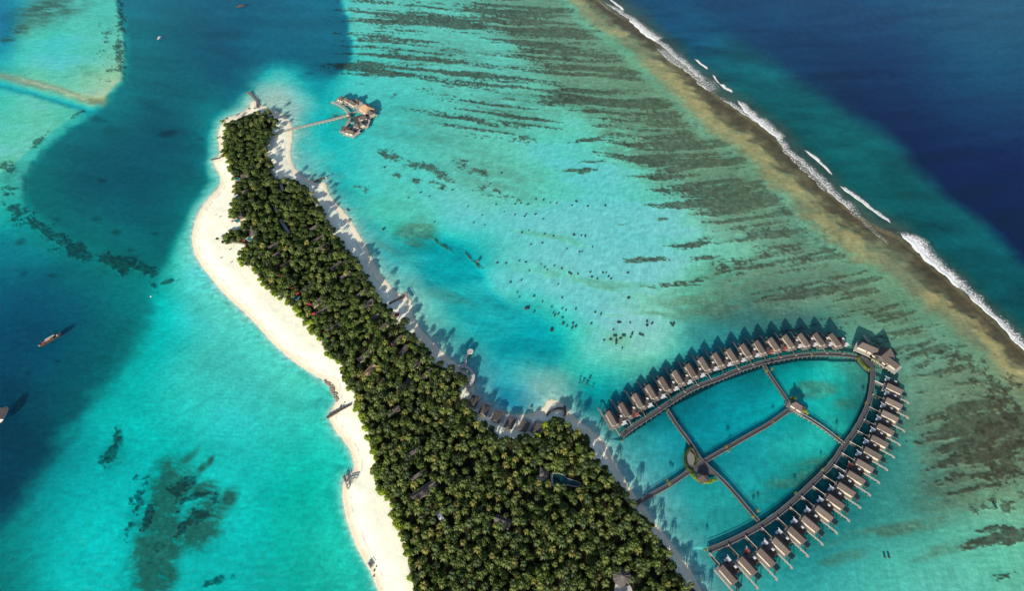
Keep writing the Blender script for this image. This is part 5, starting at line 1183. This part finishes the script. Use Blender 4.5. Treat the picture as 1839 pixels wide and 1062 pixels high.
# pools, red canopies, white parasols in front of the beach villas
POOLS = [(427,322,'by the first villa'),(427,354,'by the second villa'),(426,397,'by the third villa'),(448,430,'by the fourth villa'),(500,488,'by the uppermost canopy'),(507,502,'by the second canopy'),(521,523,'by the orange-tinted bushes'),(533,536,'by the canopy at the narrow white path'),(553,556,'by the largest red canopy'),(557,573,'by the third beachfront canopy'),(582,607,'by the lowest beachfront canopy')]
for a, b, lb in POOLS:
    p = G(a, b, 1.8); t = thing('plunge_pool', 'small turquoise plunge pool ' + lb, 'pool', (p.x, p.y, zland(p.x, p.y)), math.radians(-38), 'plunge pools of the beach villas')
    m = MB(); m.box(-3.0, 3.0, -2.4, 2.4, -.2, .4); m.build('rim', M['pale_wood'], t); m = MB(); m.box(-2.6, 2.6, -2.0, 2.0, .35, .46); m.build('pool_water', M['pool'], t)
    m = MB(); m.box(-4.4, -3.02, -2.6, 2.6, -.2, .38); m.build('sun_deck', M['white_wood'], t)
REDS = [(500,482,1.0,'uppermost of the red canopies above the west beach'),(508,496,.9,'second red canopy from the top above the west beach'),(525,517,.8,'orange-red canopy half lost in the bushes'),(536,528,1.15,'red canopy at the head of the narrow white path'),(556,548,1.35,'largest red canopy above the west beach'),(565,565,1.1,'red canopy just below the largest one'),(585,599,1.1,'lowest red canopy above the west beach'),
  (713,566.5,1.2,'red umbrella at the trees on the shaded east beach'),(705,621,1.1,'dark red canopy inside the wood, left of the eastern pair'),(718,641,1.0,'dark red canopy inside the wood, right of the eastern pair')]
for a, b, s_, lb in REDS:
    p = G(a, b, 3.4); t = thing('red_canopy', lb, 'canopy', (p.x, p.y, zland(p.x, p.y)), rng.random(), 'red canopies in the beach villa gardens'); t.scale = (s_,) * 3
    m = MB(); m.cone(4, 2.7, 2.5, 3.6, a0=.6, th=.1); m.build('canopy', M['red'], t); m = MB(); m.tube([(0, 0, 0), (0, 0, 2.9)], .07, 5); m.build('pole', M['wood'], t)
for a, b, lb in [(418,399,'pinkish red loungers on white sand in front of the third villa'),(437,434,'pinkish red loungers on white sand in front of the fourth villa')]:
    p = G(a, b, .8); t = thing('sun_lounger', lb, 'lounger', (p.x, p.y, zland(p.x, p.y)), .5)
    m = MB(); m.box(-1.1, 1.1, -1.0, -.1, .1, .45); m.box(-1.1, 1.1, .2, 1.1, .1, .45); m.build('cushions', M['red'], t); m = MB(); m.box(1.1, 1.6, -1.0, 1.1, .1, .9); m.build('backrest', M['pink_cloth'], t)
for a, b, lb in [(507,345,'white lamp at the lower end of the sandy forest path'),(521,420,'white lamp where the lower forest path ends')]: 
    p = G(a, b, 2); t = thing('lamp_post', lb, 'lamp', (p.x, p.y, zland(p.x, p.y))); m = MB(); m.tube([(0, 0, 0), (0, 0, 2.2)], .1, 5); m.build('pole', M['white'], t); m = MB(); m.cone(8, .7, 2.2, 2.7); m.build('lantern', M['white'], t)

# ================================================================ BOATS
def hull_mesh(L_, B_, zt, sheer, mt, t, name='hull'):
    m = MB(); N = 12; vs = []
    for i in range(N + 1):
        u = i / N; x = (u - .5) * L_; wd = B_ / 2 * (math.sin(math.pi * min(1, max(.0, u * .92 + .06))) ** .55)
        if i in (0, N): wd = .12
        zz = zt + sheer * (2 * u - 1) ** 4
        vs += [(x, -wd, zz), (x, -wd * .6, -.5), (x, 0, -.8), (x, wd * .6, -.5), (x, wd, zz), (x, wd * .85, zz - .25), (x, -wd * .85, zz - .25)]
    fs = []
    for i in range(N):
        for k in range(7):
            a, b = i * 7 + k, i * 7 + (k + 1) % 7; fs.append((a, a + 7, b + 7, b))
    fs += [tuple(range(7)), tuple(N * 7 + k for k in range(6, -1, -1))]
    m.add(vs, fs); return m.build(name, M[mt], t)
def bdir(a, b, a2, b2): d = G(a2, b2) - G(a, b); return math.atan2(d.y, d.x), d.length
rz, ln = bdir(71.5, 623, 112, 601)
t = thing('wooden_boat', 'long brown wooden dhow with grey canopy moored on the dark water, left', 'boat', G(91, 612), rz)
hull_mesh(ln, ln * .19, 1.3, 1.6, 'hull', t)
m = MB(); m.box(-ln * .38, ln * .40, -ln * .055, ln * .055, 1.0, 1.2); m.build('deck', M['dark_wood'], t)
m = MB(); m.box(-ln * .20, ln * .16, -ln * .062, ln * .062, 1.2, 2.9); cb = m.build('cabin', M['hull'], t)
for k in range(5):
    m = MB(); m.box(-ln * .18 + k * 1.6, -ln * .18 + k * 1.6 + .8, -ln * .0635, -ln * .062, 1.8, 2.5); m.build('window', M['glass'], cb)
m = MB(); m.box(-ln * .16, ln * .24, -ln * .01, ln * .075, 3.3, 3.42); m.build('grey_awning', M['grey_cloth'], t)
m = MB(); m.box(-ln * .24, ln * .04, -ln * .07, -ln * .012, 3.0, 3.12); m.build('pink_awning', M['pink_cloth'], t)
m = MB(); m.box(-ln * .36, -ln * .26, -ln * .05, ln * .05, 1.2, 2.0); m.build('hatch', M['dull_red'], t)
m = MB(); m.cone(8, .9, 1.7, 2.2, cx=-ln * .46); m.build('bow_cover', M['grey_cloth'], t)
for x, hh in ((-.30, 8.5), (.27, 10.5)):
    m = MB(); m.tube([(x * ln, 0, 1), (x * ln, 0, hh)], .09, 5); m.build('mast', M['dark_wood'], t)
m = MB(); m.box(ln * .30, ln * .36, -ln * .03, ln * .03, 1.2, 2.6); m.build('wheelhouse', M['grey_cloth'], t)
rz, ln = bdir(0, 759, 12, 733)
t = thing('ferry_boat', 'white bordered boat with brown roof cut by the left photo edge', 'boat', G(6.0, 746), rz)
hull_mesh(ln * 1.1, ln * .46, .9, .3, 'white_wood', t)
m = MB(); m.box(-ln * .40, ln * .38, -ln * .20, ln * .20, .8, 2.6); cb = m.build('cabin', M['white_wood'], t)
m = MB(); m.roof(ln * .82, ln * .44, 2.6, 3.0, .4); m.build('roof', M['thatch'], t)
m = MB(); m.box(-ln * .46, ln * .40, ln * .215, ln * .27, 3.0, 3.15); m.build('side_awning', M['white'], t)
m = MB(); m.box(ln * .36, ln * .50, -ln * .12, ln * .12, 1.2, 1.5); m.build('foredeck', M['white_wood'], t)
for k in range(4): m = MB(); m.box(-ln * .36 + k * ln * .17, -ln * .36 + k * ln * .17 + .9, -ln * .204, -ln * .20, 1.9, 2.8); m.build('window', M['glass'], cb)
rz, ln = bdir(282, 71, 291, 66)
t = thing('motor_boat', 'small white motor boat on the dark channel at the top left', 'boat', G(286.5, 68.5), rz); ln = 8.5
hull_mesh(ln, 2.8, 1.1, .4, 'white', t); m = MB(); m.box(-1.2, 2.0, -.9, .9, 1.0, 2.3); cb = m.build('cabin', M['white'], t)
m = MB(); m.box(2.0, 2.05, -.8, .8, 1.5, 2.2); m.build('windscreen', M['glass'], cb); m = MB(); m.box(-4.3, -3.6, -.5, .5, .4, 1.5); m.build('outboard_motor', M['dark_wood'], t)
rz, ln = bdir(425, 12, 439, 10)
t = thing('dark_boat', 'faint dark boat far off at the top edge of the channel', 'boat', G(432, 11), rz); ln = 12
hull_mesh(ln, 3.4, 1.0, .5, 'hull', t); m = MB(); m.box(-2.6, 2.0, -1.1, 1.1, 1.0, 2.4); m.build('cabin', M['dark_wood'], t); m = MB(); m.box(-5.2, -4.0, -.7, .7, 1.0, 1.4); m.build('bow_cover', M['pool_dark'], t)
t = thing('mooring_buoy', 'tiny white mooring buoy on the turquoise slope', 'buoy', G(271, 533)); m = MB(); m.cone(8, .75, -.3, 1.0, r1=.3); m.build('float', M['white'], t); m = MB(); m.tube([(0, 0, .9), (0, 0, 1.5)], .08, 5); m.build('ring_post', M['wood'], t)

# ================================================================ CORAL HEADS ON THE PALE BOTTOM
HEADS = [(925,366,1),(936,364,1),(948,367,1),(962,357,1.2),(976,358,1),(988,364,.8),(999,364,1),(1027,368,1),(1035,361,1.2),(1055,369,1.2),(1088,368,1.2),(962,384,1.4),(942,388,.9),(945,384,.8),(975,393,.9),(924,385,1),(937,417,1),(949,414,.8),(978,419,1),(994,423,1),(1031,421,1.3),(1044,422,1),(1052,423,1.3),(974,436,1.1),(953,439,.7),(1018,447,.8),(1040,452,1),(1045,451,1),(1064,443,.7),
 (932,468,.9),(944,470,1),(972,474,.8),(978,480,.7),(983,484,.8),(996,477,.9),(1009,482,1.1),(1022,489,1.1),(1026,492,1.1),(1037,492,1),(1060,488,1),(1063,497,1),(1072,500,1),(1083,489,1),(1089,489,1),(1093,496,1),(1098,500,1.1),(1128,490,1.2),(950,486,.8),(936,503,.7),(1002,511,.8),(928,525,.8),(932,534,.8),(959,532,.9),(1009,534,.9),(974,542,.8),(1130,534,1.8),
 (946,553,1.9),(959,561,.9),(990,552,.8),(993,562,.9),(996,566,.9),(1002,564,1),(1009,554,.8),(1016,557,.9),(1034,555,.8),(1069,560,1.1),(1080,564,1),(1010,571,1),(1011,581,1),(1018,587,.8),(1028,581,1),(1027,588,1.2),(1034,586,1),(1061,581,1),(1112,577,1.7),(1132,579,1),(1162,577,1),(1163,583,1.4),(1172,581,1.2),(1205,581,1),(1208,584,1.1),(1211,581,1.2),(989,592,1.8),
 (1101,592,.9),(1105,602,1.5),(1096,609,1.2),(1085,611,.8),(1107,609,1),(1107,613,1),(1107,617,.9),(1115,608,1.2),(1119,602,1.5),(1122,602,1),(1135,600,1.2),(1132,605,1),(1136,597,.8),(1150,600,1.1),(1154,601,1.2),(1118,625,.7),(1042,680,.8),(1048,684,.9),(1060,679,1),(1054,689,1),(1040,688,.8),(1064,695,.7),
 (865,386,.8),(850,399,.9),(870,404,.7),(688,411,1.2),(646,393,1.4),(780,399,.8),(893,472,1.2),(908,473,.8),(917,507,1),(890,367,.9),(905,380,.8),(755,345,1),(770,352,.9),(812,340,.9),(733,355,.9),(690,300,1),(840,370,.8),(880,330,.9),(870,312,1),(900,310,1),(1590,1001,1),(1596,1000,1.1),(1785,905,1),(1790,912,.9)]
hm = []
for k in range(4):
    r = random.Random(k); m = MB(); 
    for j in range(3): core(m, (r.uniform(-.5, .5), r.uniform(-.5, .5), .2), r.uniform(.7, 1.1), r, .6)
    hm.append(m.mesh('coral_head', M['coral']))
for i, (a, b, s_) in enumerate(HEADS):
    p = G(a, b, -.5); o = link('coral_head', hm[i % 4]); 
    dpt = 1.3
    o.location = (p.x, p.y, -.45 - .95 * s_); o.scale = (s_ * 1.25,) * 3; o.rotation_euler = (0, 0, i)
    zn = ('topmost' if b < 375 else 'upper' if b < 430 else 'middle' if b < 500 else 'lower' if b < 570 else 'lowest') + ' part of the pale lagoon, ' + ('far left' if a < 850 else 'left of centre' if a < 960 else 'centre' if a < 1030 else 'right of centre' if a < 1090 else 'right side' if a < 1300 else 'far right')
    tag(o, f'{"tiny" if s_ < .9 else "small" if s_ < 1.15 else "larger"} dark coral head in the {zn}', 'coral', 'coral heads on the pale lagoon floor')
# hide nothing: everything above stands where it is built
bpy.context.view_layer.update()
